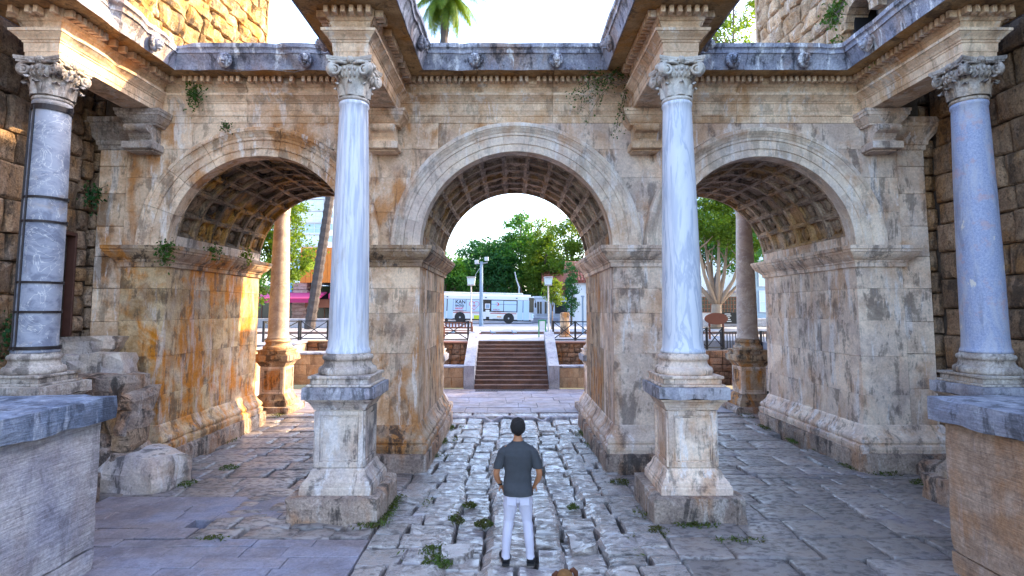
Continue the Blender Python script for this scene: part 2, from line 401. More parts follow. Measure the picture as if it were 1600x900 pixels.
    def ell(s, c, r, u=10, v=6):
        vs = [(c[0], c[1], c[2] - r[2])]; fs = []
        for j in range(1, v):
            b = -math.pi / 2 + math.pi * j / v
            for i in range(u):
                a = 2 * math.pi * i / u
                vs.append((c[0] + r[0] * math.cos(b) * math.cos(a), c[1] + r[1] * math.cos(b) * math.sin(a), c[2] + r[2] * math.sin(b)))
        vs.append((c[0], c[1], c[2] + r[2]))
        for i in range(u):
            k = (i + 1) % u
            fs.append((0, 1 + k, 1 + i))
            for j in range(v - 2): fs.append((1 + j * u + i, 1 + j * u + k, 1 + (j + 1) * u + k, 1 + (j + 1) * u + i))
            fs.append((len(vs) - 1, 1 + (v - 2) * u + i, 1 + (v - 2) * u + k))
        return s.add(vs, fs)
    def prism(s, poly, axis, a0, a1):
        """poly: 2-D points in the other two axes (in order), extruded along axis from a0 to a1"""
        n = len(poly)
        def mk(p, a):
            q = list(p); q.insert(axis, a); return tuple(q)
        vs = [mk(p, a0) for p in poly] + [mk(p, a1) for p in poly]
        fs = [tuple(range(n)), tuple(reversed(range(n, 2 * n)))]
        fs += [(i, n + i, n + (i + 1) % n, (i + 1) % n) for i in range(n)]
        ar = sum(poly[i][0] * poly[(i + 1) % n][1] - poly[(i + 1) % n][0] * poly[i][1] for i in range(n))
        flip = (ar > 0) == (a1 > a0)
        if axis == 1: flip = not flip
        if not flip: fs = [tuple(reversed(f)) for f in fs]
        return s.add(vs, fs)
    def xform(s, mat, start=0):
        for i in range(start, len(s.v)): s.v[i] = tuple(mat @ Vector(s.v[i]))
        return s
    def mesh(s, name, mats, sm=False):
        me = bpy.data.meshes.new(name); me.from_pydata(s.v, [], s.f)
        if not isinstance(mats, (list, tuple)): mats = [mats]
        for m in mats: me.materials.append(M[m] if isinstance(m, str) else m)
        if len(mats) > 1: me.polygons.foreach_set('material_index', s.m)
        if sm: me.polygons.foreach_set('use_smooth', [True] * len(s.f))
        me.update(); return me
    def build(s, name, mats, parent=None, sm=False, loc=(0, 0, 0), rot=(0, 0, 0), **k):
        return link(name, s.mesh(name, mats, sm), parent, loc, rot, **k)

def roughbox(mb, x0, x1, y0, y1, z0, z1, seg=.14, amp=.006, chip=.035, seed=0.0):
    """squared stone with worn arrises: a fine lattice box whose edges are knocked back irregularly"""
    lo = (x0, y0, z0); hi = (x1, y1, z1); n = [max(2, min(26, int(round((hi[i] - lo[i]) / seg)))) for i in range(3)]
    idx = {}; vs = []; fs = []
    def vert(i, j, k):
        key = (i, j, k)
        if key in idx: return idx[key]
        q = [lo[a] + (hi[a] - lo[a]) * key[a] / n[a] for a in range(3)]
        on = [(-1 if key[a] == 0 else 1 if key[a] == n[a] else 0) for a in range(3)]
        cnt = sum(1 for o in on if o)
        P_ = Vector(q) * 3.3 + Vector((seed, seed * 1.7, -seed))
        d = amp * noise.noise(P_ * 1.6)
        if cnt > 1: d -= chip * (max(0, noise.noise(P_) - .02) * 1.5 + .12) * (1.25 if cnt == 3 else 1)
        for a in range(3): q[a] += on[a] * d
        idx[key] = len(vs); vs.append(q); return idx[key]
    for a in range(3):
        b, c = (a + 1) % 3, (a + 2) % 3
        for sgn in (0, n[a]):
            for i in range(n[b]):
                for j in range(n[c]):
                    ring = []
                    for (u, v) in ((i, j), (i + 1, j), (i + 1, j + 1), (i, j + 1)):
                        key = [0, 0, 0]; key[a] = sgn; key[b] = u; key[c] = v; ring.append(vert(*key))
                    fs.append(tuple(ring) if sgn else tuple(reversed(ring)))
    return mb.add(vs, fs)

def nv(x, y, z, f=1.0): return noise.noise(Vector((x * f, y * f, z * f)))

def pillow(mb, quad, d, mp, n=3, bul=.03, amp=.012, edge=.02, seed=0.0, rnd=.06):
    """a hewn stone: quad = 4 plane points, d = how far it goes into the wall or ground, mp maps (a, b, height) to space"""
    A, B, C, D = [Vector((q[0], q[1])) for q in quad]
    N = n + 2
    ts = [0, rnd] + [rnd + (1 - 2 * rnd) * i / (n - 1) for i in range(1, n - 1)] + [1 - rnd, 1] if n > 2 else [0, rnd, 1 - rnd, 1]
    N = len(ts); vs = []
    for j, tv in enumerate(ts):
        for i, tu in enumerate(ts):
            p = (A * (1 - tu) + B * tu) * (1 - tv) + (D * (1 - tu) + C * tu) * tv
            corner = (i in (0, N - 1)) and (j in (0, N - 1))
            border = (i in (0, N - 1)) or (j in (0, N - 1))
            w = (1 - (2 * tu - 1) ** 2) * (1 - (2 * tv - 1) ** 2)
            h = bul * w + amp * noise.noise(Vector((p.x * 3.1 + seed, p.y * 3.1, seed * 1.7))) * 1.6
            if border: h -= edge
            if corner:
                cc = (A + B + C + D) / 4; p = p + (cc - p) * .035
            elif border:
                q = noise.noise(Vector((p.x * 6, p.y * 6, seed))) * .02
                cc = (A + B + C + D) / 4; p = p + (cc - p).normalized() * (q + .004)
            vs.append(mp(p.x, p.y, h))
    b = len(vs)
    ring = [(i, 0) for i in range(N)] + [(N - 1, j) for j in range(1, N)] + [(i, N - 1) for i in range(N - 2, -1, -1)] + [(0, j) for j in range(N - 2, 0, -1)]
    inv = []
    for i, j in ring:
        tu, tv = ts[i], ts[j]
        p = (A * (1 - tu) + B * tu) * (1 - tv) + (D * (1 - tu) + C * tu) * tv
        vs.append(mp(p.x, p.y, -d)); inv.append(j * N + i)
    fs = [(j * N + i, j * N + i + 1, (j + 1) * N + i + 1, (j + 1) * N + i) for j in range(N - 1) for i in range(N - 1)]
    L = len(ring)
    fs += [(inv[k], b + k, b + (k + 1) % L, inv[(k + 1) % L]) for k in range(L)]
    p0, p1, p3 = Vector(vs[0]), Vector(vs[1]), Vector(vs[N])
    upv = Vector(mp(0, 0, 1)) - Vector(mp(0, 0, 0))
    if (p1 - p0).cross(p3 - p0).dot(upv) < 0: fs = [tuple(reversed(f)) for f in fs]
    return mb.add(vs, fs)

def sweep(path, prof, step=.3, closed=False, amp=.004, chip=0.0, caps=False, lo_gap=0.0):
    """moulding: prof = [(projection, z)], path = plan points, outward side on the right hand when walking the path"""
    n = len(path); mb = MB()
    P = [Vector(p) for p in path]
    segs = n if closed else n - 1
    nrm = []
    for i in range(segs):
        t = (P[(i + 1) % n] - P[i]).normalized(); nrm.append(Vector((t.y, -t.x)))
    pm = max(p for p, z in prof)
    def off(i):
        if closed: a, b = nrm[i - 1], nrm[i]
        else: a, b = nrm[max(i - 1, 0)], nrm[min(i, segs - 1)]
        if (a - b).length < 1e-6: return a
        return (a + b) / (1 + a.dot(b))
    for i in range(segs):
        A, B = P[i], P[(i + 1) % n]; oa, ob = off(i), off((i + 1) % n)
        k = max(1, int((B - A).length / step)); m = len(prof); vs = []
        for q in range(k + 1):
            t = q / k
            for p, z in prof:
                base = A.lerp(B, t)
                e = 0
                if chip and p > .35 * pm:
                    e = max(0, nv(base.x + 3, base.y, z * .6, 2.1) - .18) * chip
                pp = p - e * p / pm + amp * nv(base.x, base.y + 5, z, 4.0)
                o = oa.lerp(ob, t)
                s = A.lerp(B, t) + o * pp
                vs.append((s.x, s.y, z + amp * .6 * nv(base.y, base.x, z + 9, 4.0)))
        fs = [(q * m + r, q * m + r + 1, (q + 1) * m + r + 1, (q + 1) * m + r) for q in range(k) for r in range(m - 1)]
        fs = [tuple(reversed(f)) for f in fs]
        if caps and (i in (0, segs - 1)):
            pass
        mb.add(vs, fs)
    return mb
def rect(x0, x1, y0, y1): return [(x0, y0), (x1, y0), (x1, y1), (x0, y1)]
def splits(a, b, size, jit=.25):
    n = max(1, round((b - a) / size)); w = (b - a) / n
    return [a] + [a + w * (i + rng.uniform(-jit, jit)) for i in range(1, n)] + [b]
def text_obj(body, size, mat, parent, loc, rz=0, name='lettering', bold=0.0, rx=R(90)):
    cu = bpy.data.curves.new(name, 'FONT'); cu.body = body; cu.size = size; cu.extrude = .003; cu.offset = bold
    o = bpy.data.objects.new('tmp_text', cu); col.objects.link(o)
    dg = bpy.context.evaluated_depsgraph_get()
    me = bpy.data.meshes.new_from_object(o.evaluated_get(dg))
    bpy.data.objects.remove(o); bpy.data.curves.remove(cu)
    me.materials.clear(); me.materials.append(M[mat])
    return link(name, me, parent, loc, (rx, 0, rz))
def copy_tree(o, parent=None):
    c = o.copy(); col.objects.link(c)
    if parent is not None: c.parent = parent
    for ch in list(o.children): copy_tree(ch, c)
    return c
def leaves(name, cen, size, mat, parent=None, up=0.0, aspect=.6, **k):
    """one mesh of many small leaf faces at the given centres"""
    n = len(cen)
    d = nrng.normal(size=(n, 3)); d[:, 2] = d[:, 2] * (1 - up * .5) ; d /= np.linalg.norm(d, axis=1)[:, None]
    e = nrng.normal(size=(n, 3)); e -= d * (e * d).sum(1)[:, None]; e /= np.linalg.norm(e, axis=1)[:, None]
    s = size * nrng.uniform(.6, 1.4, size=(n, 1))
    a = d * s * .5; b = e * s * .5 * aspect
    V = np.empty((n, 4, 3)); V[:, 0] = cen - a; V[:, 1] = cen + b; V[:, 2] = cen + a; V[:, 3] = cen - b
    me = bpy.data.meshes.new(name)
    me.vertices.add(n * 4); me.vertices.foreach_set('co', V.reshape(-1).astype(np.float32))
    me.loops.add(n * 4); me.loops.foreach_set('vertex_index', np.arange(n * 4, dtype=np.int32))
    me.polygons.add(n); me.polygons.foreach_set('loop_start', np.arange(0, n * 4, 4, dtype=np.int32))
    me.update(calc_edges=True); me.materials.append(M[mat])
    return link(name, me, parent, **k)
def gz(y):      # the street rises a little towards the near steps
    return .10 * max(0.0, min(1.0, (11.0 - y) / 2.3))

# ================================================================== THE GATE
YW, YB = 11.75, 16.05          # front and rear wall planes
SP, TOP = 4.62, 8.72           # springing of the arches, top of the cornice
ARCH = [(-5.36, 1.95, 2.57), (.09, 2.04, 2.66), (5.36, 1.93, 2.56)]
PIER = [(-8.27, -7.31), (-3.41, -1.95), (2.13, 3.43), (7.29, 8.27)]
COLX = [-7.83, -2.69, 2.81, 7.79]
COLY = 9.24
gate = empty('triumphal_gate', (0, YW, 0), label='ancient marble triple-arched gate with coffered vaults and lion-headed cornice', cat='gate')
gate.location = (0, 0, 0)
PM = ['marble_stain', 'marble', 'marble_right', 'marble_right']

def ashlar_pier(i, x0, x1):
    m = MB(); m.box(x0 + .05, x1 - .05, YW + .05, YB - .05, 0, SP)
    p = m.build('pier', 'mortar', gate)
    zs = [.88, 1.5, 2.3, 3.05, 3.72, 4.21] if i in (0, 3) else [.88, 2.36, 3.2, 3.72, 4.21]
    for k in range(len(zs) - 1):
        ys = splits(YW, YB, 1.5 + .5 * (k % 2), .3)
        for j in range(len(ys) - 1):
            if j == 0 and x1 - x0 < 1.1: xs = [x0, x1]
            elif j == 0 and k % 2 == 0: xs = [x0, x0 + (x1 - x0) * rng.uniform(.4, .65), x1]
            else: xs = [x0, (x0 + x1) / 2, x1] if j else [x0, x1]
            for q in range(len(xs) - 1):
                jx0 = rng.uniform(-.004, .004) if q == 0 else 0
                jx1 = rng.uniform(-.004, .004) if q == len(xs) - 2 else 0
                jy = rng.uniform(-.006, .004) if j == 0 else 0
                g = .0016
                b = MB(); b.box(xs[q] + g + jx0, xs[q + 1] - g + jx1, ys[j] + g + jy, ys[j + 1] - g, zs[k] + g, zs[k + 1] - g, .005, .0015)
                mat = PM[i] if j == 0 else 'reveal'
                if i == 0: mat = 'marble_stain'
                if i == 3: mat = 'marble_right'
                if i == 0 and xs[q + 1] < x1 - .1: mat = 'marble'
                b.build('stone_block', mat, p)
    return p

for i, (x0, x1) in enumerate(PIER):
    p = ashlar_pier(i, x0, x1)
    xa, xb = x0, x1
    if i == 0: xa = x0 - .62
    if i == 3: xb = x1 + .62
    base = [(.0, .90), (.02, .88), (.035, .85), (.05, .80), (.10, .72), (.16, .66), (.185, .62), (.19, .57), (.165, .555), (.165, .53), (.21, .50), (.215, .44), (.205, .40), (.20, .36)]
    sweep(rect(xa, xb, YW, YB), list(reversed(base)), .22, True, .008, .16).build('base_moulding', 'reveal' if i in (1,) else ('marble_right' if i > 1 else 'marble_stain'), gate)
    # rough plinth course, laid in separate long stones
    ys = splits(YW - .27, YB + .27, 1.6)
    for j in range(len(ys) - 1):
        mb = MB()
        h = .37 + rng.uniform(-.015, .01)
        roughbox(mb, xa - .26 + rng.uniform(-.03, .03), xb + .26 + rng.uniform(-.03, .03), ys[j] + .003, ys[j + 1] - .003, -.25, h, .13, .014, .07, i * 5 + j)
        mb.build('plinth_stone', 'plinth', gate)
    imp = [(.0, 4.17), (.045, 4.18), (.05, 4.27), (.075, 4.28), (.08, 4.31), (.11, 4.33), (.17, 4.38), (.215, 4.44), (.225, 4.47), (.25, 4.48), (.255, 4.53), (.275, 4.54), (.28, 4.615), (.0, 4.63)]
    sweep(rect(x0, x1, YW, YB), imp, .2, True, .006, .22 if i == 0 else .08).build('impost_moulding', 'reveal' if i in (1, 0) else 'marble_right', gate)

# pilaster strips that close the facade at both ends
for sx in (-1, 1):
    x0, x1 = sorted((sx * 8.285, sx * 8.885))
    m = MB(); m.box(x0 + .03, x1 - .03, YW + .09, YB, 0, 8.5)
    pl = m.build('pilaster', 'mortar', gate)
    zs = [.88, 1.62, 2.35, 3.02, 3.72, 4.4, 5.05, 5.75, 6.35, 6.72]
    for k in range(len(zs) - 1):
        b = MB(); b.box(x0 + .003, x1 - .003, YW + .035 + rng.uniform(-.004, .004), YW + .5, zs[k] + .003, zs[k + 1] - .003, .01, .002)
        b.build('stone_block', 'marble_right' if sx > 0 else 'marble', pl)
    cap = [(.0, 6.70), (.03, 6.71), (.035, 6.80), (.06, 6.82), (.07, 6.90), (.10, 6.94), (.16, 7.02), (.2, 7.12), (.21, 7.16), (.235, 7.17), (.24, 7.24), (.26, 7.25), (.265, 7.36), (.0, 7.37)]
    sweep(rect(x0, x1, YW + .035, YB), cap, .3, True, .005, .1).build('pilaster_capital', 'marble_right' if sx > 0 else 'capital_old', gate)

# core of the wall above the piers, with the three vault openings left free
xs = np.linspace(-8.25, 8.25, 241)
def under(x, add):
    for cx, r, ro in ARCH:
        rr = r + add
        if abs(x - cx) < rr: return SP + math.sqrt(rr * rr - (x - cx) ** 2)
    return SP
m = MB()
for a, b in zip(xs[:-1], xs[1:]):
    za, zb = under(a, .16), under(b, .16)
    m.add([(a, YW + .1, za), (b, YW + .1, zb), (b, YW + .1, 8.6), (a, YW + .1, 8.6), (a, YB - .05, za), (b, YB - .05, zb), (b, YB - .05, 8.6), (a, YB - .05, 8.6)],
          [(0, 1, 2, 3), (5, 4, 7, 6), (4, 5, 1, 0), (3, 2, 6, 7)])
m.build('wall_core', 'mortar', gate)

# front wall stones, cut to the arches
zr = [SP, 5.35, 6.1, 6.72, 7.29]
spw = empty('spandrel_wall'); spw.parent = gate
for k in range(len(zr) - 1):
    z0, z1 = zr[k], zr[k + 1]
    xb = splits(-8.27, 8.27, 2.1, .34)
    for a, b in zip(xb[:-1], xb[1:]):
        pts = []
        n = 72
        runs = []; cur = []
        for q in range(n + 1):
            x = a + .003 + (b - a - .006) * q / n
            zl = z0
            for cx, r, ro in ARCH:
                rr = ro - .02
                if abs(x - cx) < rr: zl = max(zl, SP + math.sqrt(rr * rr - (x - cx) ** 2))
            if zl < z1 - .03: cur.append((x, zl + .003))
            else:
                if len(cur) > 1: runs.append(cur)
                cur = []
        if len(cur) > 1: runs.append(cur)
        for rn in runs:
            if rn[-1][0] - rn[0][0] < .05: continue
            if max(z for x, z in rn) - min(z for x, z in rn) < .001: rn = [rn[0], rn[-1]]
            rn = [q_ for k_, q_ in enumerate(rn) if k_ in (0, len(rn) - 1) or k_ % 3 == 0]; poly = rn + [(rn[-1][0], z1 - .003), (rn[0][0], z1 - .003)]
            pr = rng.uniform(-.005, .005)
            mb = MB(); mb.prism(poly, 1, YW + pr, YW + .25)
            mb.build('stone_block', 'marble' if (a + b) / 2 < 1.0 else 'marble_right', spw)

# arch rings (one carved block per voussoir) and coffered vaults
CN = 11; CA = R(15.0)
for ai, (cx, r, ro) in enumerate(ARCH):
    ring = empty('arch_ring'); ring.parent = gate
    s = ro - r
    prof = [(0, .30), (0, -.03), (.005, -.035), (.155, -.035), (.16, -.03), (.165, -.055), (.335, -.055), (.34, -.05), (.345, -.075), (.40, -.08), (.42, -.10), (.45, -.115), (.49, -.15), (.51, -.155), (.515, -.175), (.575, -.18), (.58, -.165), (.60, -.16), (s, -.03), (s, .1)]
    nv_ = [9, 13, 11][ai]
    for k in range(nv_):
        a0, a1 = -90 + 180 / nv_ * k + (.12 if ai == 0 else .05), -90 + 180 / nv_ * (k + 1) - (.12 if ai == 0 else .05)
        mb = MB(); vs = []; st = 5; m_ = len(prof)
        dr = rng.uniform(-.008, .008) if ai == 0 else rng.uniform(-.003, .003)
        for q in range(st + 1):
            a = R(a0 + (a1 - a0) * q / st)
            for (u, p) in prof:
                uu, pp = u, p
                ww = noise.noise(Vector((math.sin(a) * 3 + ai * 7, math.cos(a) * 3, u * 2)))
                if p < -.03:
                    er = (.055 if ai == 0 else .012) * max(0, ww + .1)
                    pp = p + er * min(1, (-p) / .1)
                pp += .003 * noise.noise(Vector((a * 9, u * 9, ai)))
                vs.append((cx + (r + uu + dr) * math.sin(a), YW + pp, SP + (r + uu + dr) * math.cos(a)))
        fs = [(q * m_ + w, (q + 1) * m_ + w, (q + 1) * m_ + w + 1, q * m_ + w + 1) for q in range(st) for w in range(m_ - 1)]
        fs += [tuple(range(m_)), tuple(reversed(range(st * m_, (st + 1) * m_)))]
        mb.add(vs, fs)
        if ai == 0:      # pearl strings worked on the older left arch
            for u, pr in ((.165, -.05), (.345, -.075), (.52, -.165)):
                for q in range(11):
                    a = R(a0 + (a1 - a0) * (q + .5) / 11)
                    if noise.noise(Vector((a * 5, u * 9, 3))) > .12: continue
                    rr = r + u
                    mb.ell((cx + rr * math.sin(a), YW + pr, SP + rr * math.cos(a)), (.022, .022, .022), 5, 4)
        mb.build('voussoir', ['marble', 'arch', 'arch'][ai], ring)
    # rear ring, plain
    mb = MB(); vs = []; P2 = [(0, 0), (0, .05), (.3, .06), (.31, .09), (s, .15), (s, 0)]
    for q in range(37):
        a = R(-90 + 5 * q)
        vs += [(cx + (r + u) * math.sin(a), YB + p - .02, SP + (r + u) * math.cos(a)) for u, p in P2]
    mb.add(vs, [(q * 6 + w, q * 6 + w + 1, (q + 1) * 6 + w + 1, (q + 1) * 6 + w) for q in range(36) for w in range(5)])
    mb.build('rear_arch_ring', 'reveal', gate)
    # vault
    vault = empty('vault'); vault.parent = gate
    y0, dep = YW + .30, (YB - YW - .30) / 6
    mb = MB()
    hu = CA * .5 - .0012; hv = dep * .5 - .002
    def cp(u, v, h): return ((r + h) * math.sin(u), v, (r + h) * math.cos(u))
    rings = [(1, 1, .14), (1, 1, .0), (.80, .82, .0), (.78, .80, .05), (.66, .70, .055), (.64, .68, .10)]
    vs = []
    for fu, fv, h in rings:
        for q in range(8):
            ax, ay = [(-1, -1), (0, -1), (1, -1), (1, 0), (1, 1), (0, 1), (-1, 1), (-1, 0)][q]
            vs.append(cp(ax * hu * fu, ay * hv * fv, h))
    fs = []
    for w in range(len(rings) - 1):
        for q in range(8):
            q2 = (q + 1) % 8
            fs.append((w * 8 + q, w * 8 + q2, (w + 1) * 8 + q2, (w + 1) * 8 + q))
    fs.append(tuple((len(rings) - 1) * 8 + q for q in range(8)))
    mb.add(vs, fs)
    b0 = len(mb.v)
    for rr, h, nn in ((.14, .04, 12), (.065, .036, 8)):      # flower boss
        vs = []; hh = .10
        for w, (fr, fh) in enumerate(((1, 0), (.95, h), (.6, h * 1.6), (0.05, h * (1.9 if rr > .1 else 2.6)))):
            for q in range(nn):
                wob = 1 + (.12 * math.cos(5 * 2 * math.pi * q / nn) if rr > .1 else 0)
                a = 2 * math.pi * q / nn
                vs.append(cp(rr * fr * wob * math.cos(a) / r, rr * fr * wob * math.sin(a), hh - fh))
        mb.add(vs, [(w * nn + q, w * nn + (q + 1) % nn, (w + 1) * nn + (q + 1) % nn, (w + 1) * nn + q) for w in range(3) for q in range(nn)] + [tuple(3 * nn + q for q in range(nn))])
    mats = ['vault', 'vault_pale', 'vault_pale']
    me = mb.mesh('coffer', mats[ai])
    mb2 = MB()                                             # a coffer that has lost its boss and part of its rim
    vs2 = [cp(ax * hu * f * (1 + .05 * math.sin(q * 3)), ay * hv * f, h) for f, h in ((1, .14), (1, .0), (.84, .01), (.78, .10)) for q, (ax, ay) in enumerate([(-1, -1), (0, -1), (1, -1), (1, 0), (1, 1), (0, 1), (-1, 1), (-1, 0)])]
    mb2.add(vs2, [(w * 8 + q, w * 8 + (q + 1) % 8, (w + 1) * 8 + (q + 1) % 8, (w + 1) * 8 + q) for w in range(3) for q in range(8)] + [tuple(24 + q for q in range(8))])
    me2 = mb2.mesh('coffer', mats[ai])
    for j in range(6):
        for k in range(CN):
            dmg = rng.random() < (.28 if ai == 0 else .15)
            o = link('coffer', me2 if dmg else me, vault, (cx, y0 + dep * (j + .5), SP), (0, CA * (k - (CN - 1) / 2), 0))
    for sgn in (-1, 1):
        a0, a1 = R(82.5), R(90)
        ysp = splits(y0, YB, 1.3)
        for ya, yb in zip(ysp[:-1], ysp[1:]):
            mb = MB()
            poly = [(cx + sgn * rr * math.sin(a), SP + rr * math.cos(a)) for rr, a in ((r, a0 + .002), (r, (a0 + a1) / 2), (r, a1), (r + .2, a1), (r + .2, a0))]
            mb.prism(poly, 1, ya + .003, yb - .003)
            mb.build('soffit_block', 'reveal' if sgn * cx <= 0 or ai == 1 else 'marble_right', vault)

# entablature: architrave and cornice break forward over each column
RH = .265
path = [(-8.27, YW), (COLX[0] - RH, YW)]
path = []
for i, cx in enumerate(COLX):
    path += [(cx - RH, YW), (cx - RH, COLY - RH), (cx + RH, COLY - RH), (cx + RH, YW)]
LOW = [(.0, 7.29), (.012, 7.295), (.015, 7.43), (.03, 7.44), (.035, 7.468)]
ARC = [(-.02, 7.47), (.02, 7.47), (.022, 7.55), (.032, 7.555), (.036, 7.70), (.055, 7.715), (.058, 7.74), (.075, 7.745), (.10, 7.78), (.155, 7.83), (.165, 7.845), (.185, 7.85), (.19, 7.895), (.06, 7.90)]
FRZ = [(.055, 7.902), (.05, 7.93), (.055, 7.99), (.075, 8.04), (.08, 8.055), (.10, 8.06), (.125, 8.09), (.13, 8.10), (.145, 8.105), (.15, 8.235)]
SOF = [(.15, 8.237), (.30, 8.238), (.56, 8.24)]
COR = [(.56, 8.24), (.575, 8.225), (.585, 8.225), (.59, 8.27), (.60, 8.33), (.625, 8.42), (.66, 8.50), (.675, 8.53), (.70, 8.535), (.705, 8.60), (.72, 8.62), (.75, 8.64), (.755, 8.72), (.0, 8.74)]
ent = empty('entablature'); ent.parent = gate
DENT = MB(); DENT.box(-.037, .037, -.14, .0, 0, .12, .005); dme = DENT.mesh('dentil', 'entab')
# lion head shared mesh: mane, face, muzzle, ears; looks towards -Y
L = MB()
L.ell((0, .0, 0), (.135, .075, .15), 12, 8)
for k in range(11):
    a = math.pi * (-.15 + 1.3 * k / 10)
    L.ell((.115 * math.cos(a), -.02, .115 * math.sin(a) + .01), (.042, .05, .042), 6, 4)
L.ell((0, -.07, .02), (.085, .07, .10), 10, 7); L.ell((0, -.125, -.03), (.05, .06, .045), 8, 6); L.ell((0, -.10, -.085), (.04, .05, .025), 8, 5)
L.ell((0, -.135, .03), (.018, .05, .05), 6, 5); L.ell((0, -.18, -.01), (.022, .018, .015), 6, 4)
for s in (-1, 1):
    L.ell((s * .085, -.045, .10), (.028, .03, .034), 6, 5); L.ell((s * .04, -.125, .045), (.018, .015, .014), 6, 4); L.ell((s * .042, -.12, .07), (.03, .025, .012), 6, 4)
lme = L.mesh('lion_head', 'cornice', True)

def run(A, B, oa, ob, prof, name, mat, step=.3, amp=.004, chip=0.0, parent=ent):
    mb = MB(); A, B, oa, ob = Vector(A), Vector(B), Vector(oa), Vector(ob)
    k = max(1, int((B - A).length / step)); m_ = len(prof); pm = max(p for p, z in prof); vs = []
    for q in range(k + 1):
        t = q / k; base = A.lerp(B, t); o = oa.lerp(ob, t)
        for p, z in prof:
            # offset each end first so the moulding stays parallel to the wall
            e = 0
            if chip and p > .35 * pm: e = max(0, noise.noise(Vector((base.x * 1.9 + 3, base.y * 1.9, z * 1.4))) - .16) * chip
            pp = p - e * p / pm + amp * noise.noise(Vector((base.x * 4, base.y * 4 + 5, z * 5)))
            s = (A + oa * pp).lerp(B + ob * pp, t)
            vs.append((s.x, s.y, z + amp * .5 * noise.noise(Vector((base.y * 4, base.x * 4, z * 5 + 9)))))
    fs = [((q + 1) * m_ + r_, (q + 1) * m_ + r_ + 1, q * m_ + r_ + 1, q * m_ + r_) for q in range(k) for r_ in range(m_ - 1)]
    fs += [tuple(range(m_)), tuple(reversed(range(k * m_, (k + 1) * m_)))]
    mb.add(vs, fs)
    return mb.build(name, mat, parent)

V2 = Vector
for i in range(len(path) - 1):
    A, B = V2(path[i]), V2(path[i + 1])
    t = (B - A).normalized(); n = V2((t.y, -t.x))
    def corner(j):
        if j == 0 or j == len(path) - 1: return n
        ta = (V2(path[j]) - V2(path[j - 1])).normalized(); tb = (V2(path[j + 1]) - V2(path[j])).normalized()
        return V2((ta.y, -ta.x)) + V2((tb.y, -tb.x))
    oa, ob = corner(i), corner(i + 1)
    wall = abs(A.y - YW) < .01 and abs(B.y - YW) < .01
    cuts = [0, 1]
    if wall: cuts = [0, .34, .665, 1] if i == 7 else [0, .4, 1]
    chipv = .10 if i > 4 else .22
    if i <= 3: chipv = .32
    for c0, c1 in zip(cuts[:-1], cuts[1:]):
        g0 = .003 / (B - A).length if c0 > 0 else 0; g1 = .003 / (B - A).length if c1 < 1 else 0
        a_, b_ = A.lerp(B, c0 + g0), A.lerp(B, c1 - g1)
        pa = oa if c0 == 0 else n; pb = ob if c1 == 1 else n
        run(a_, b_, pa, pb, ARC, 'architrave_block', 'entab', .25, .004, chipv * .4)
        run(a_, b_, pa, pb, FRZ, 'frieze_block', 'entab', .25, .004, chipv * .2)
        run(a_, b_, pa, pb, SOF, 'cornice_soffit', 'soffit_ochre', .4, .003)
        run(a_, b_, pa, pb, COR, 'cornice_block', ['entab', 'cornice'][1], .22, .007, chipv)
        if wall: run(a_, b_, n, n, LOW, 'lower_fascia_block', 'entab', .4, .004)
    # ochre soffit board under the corona and the dentils in front of it
    La = (B + ob * .15 - A - oa * .15).length
    nd_ = max(2, int(La / .125))
    for q in range(nd_):
        f = (q + .5) / nd_
        s = (A + oa * .15).lerp(B + ob * .15, f)
        if rng.random() < (.18 if i < 4 else .03): continue
        link('dentil', dme, ent, (s.x, s.y, 8.108), (0, 0, math.atan2(n.y, n.x) + math.pi / 2))
    # lion heads
    spots = []
    if wall: spots = {3: [.36, .72], 7: [.34, .67], 11: [.33, .66]}[i]
    elif abs(A.x - B.x) < .01: spots = [.50]
    for f in spots:
        s = A.lerp(B, f) + n * .665
        link('lion_head', lme, ent, (s.x, s.y, 8.385), (R(-8) * 0, 0, math.atan2(n.y, n.x) + math.pi / 2))
# cores inside the projecting entablatures, their soffits, and the rear entablature
for cx in COLX:
    mb = MB(); mb.box(cx - RH + .012, cx + RH - .012, COLY - RH + .012, YW + .05, 7.468, 8.73); mb.build('beam_core', 'entab', ent)
    mb = MB(); mb.box(cx - RH - .10, cx + RH + .10, YB - .1, 18.78, 7.45, 8.0, .01); mb.box(cx - RH - .5, cx + RH + .5, YB - .1, 19.1, 8.01, 8.6, .05)
    mb.build('rear_beam', 'entab', gate)
mb = MB(); mb.box(-8.8, 8.8, YB - .1, YB + .06, 7.3, 8.0); mb.box(-8.9, 8.9, YB - .1, YB + .5, 8.01, 8.6); mb.build('rear_entablature', 'entab', gate)
mb = MB(); mb.box(-8.85, 8.85, YW + .05, YB - .05, 8.58, 8.715); mb.build('roof_slab', 'cornice', gate)

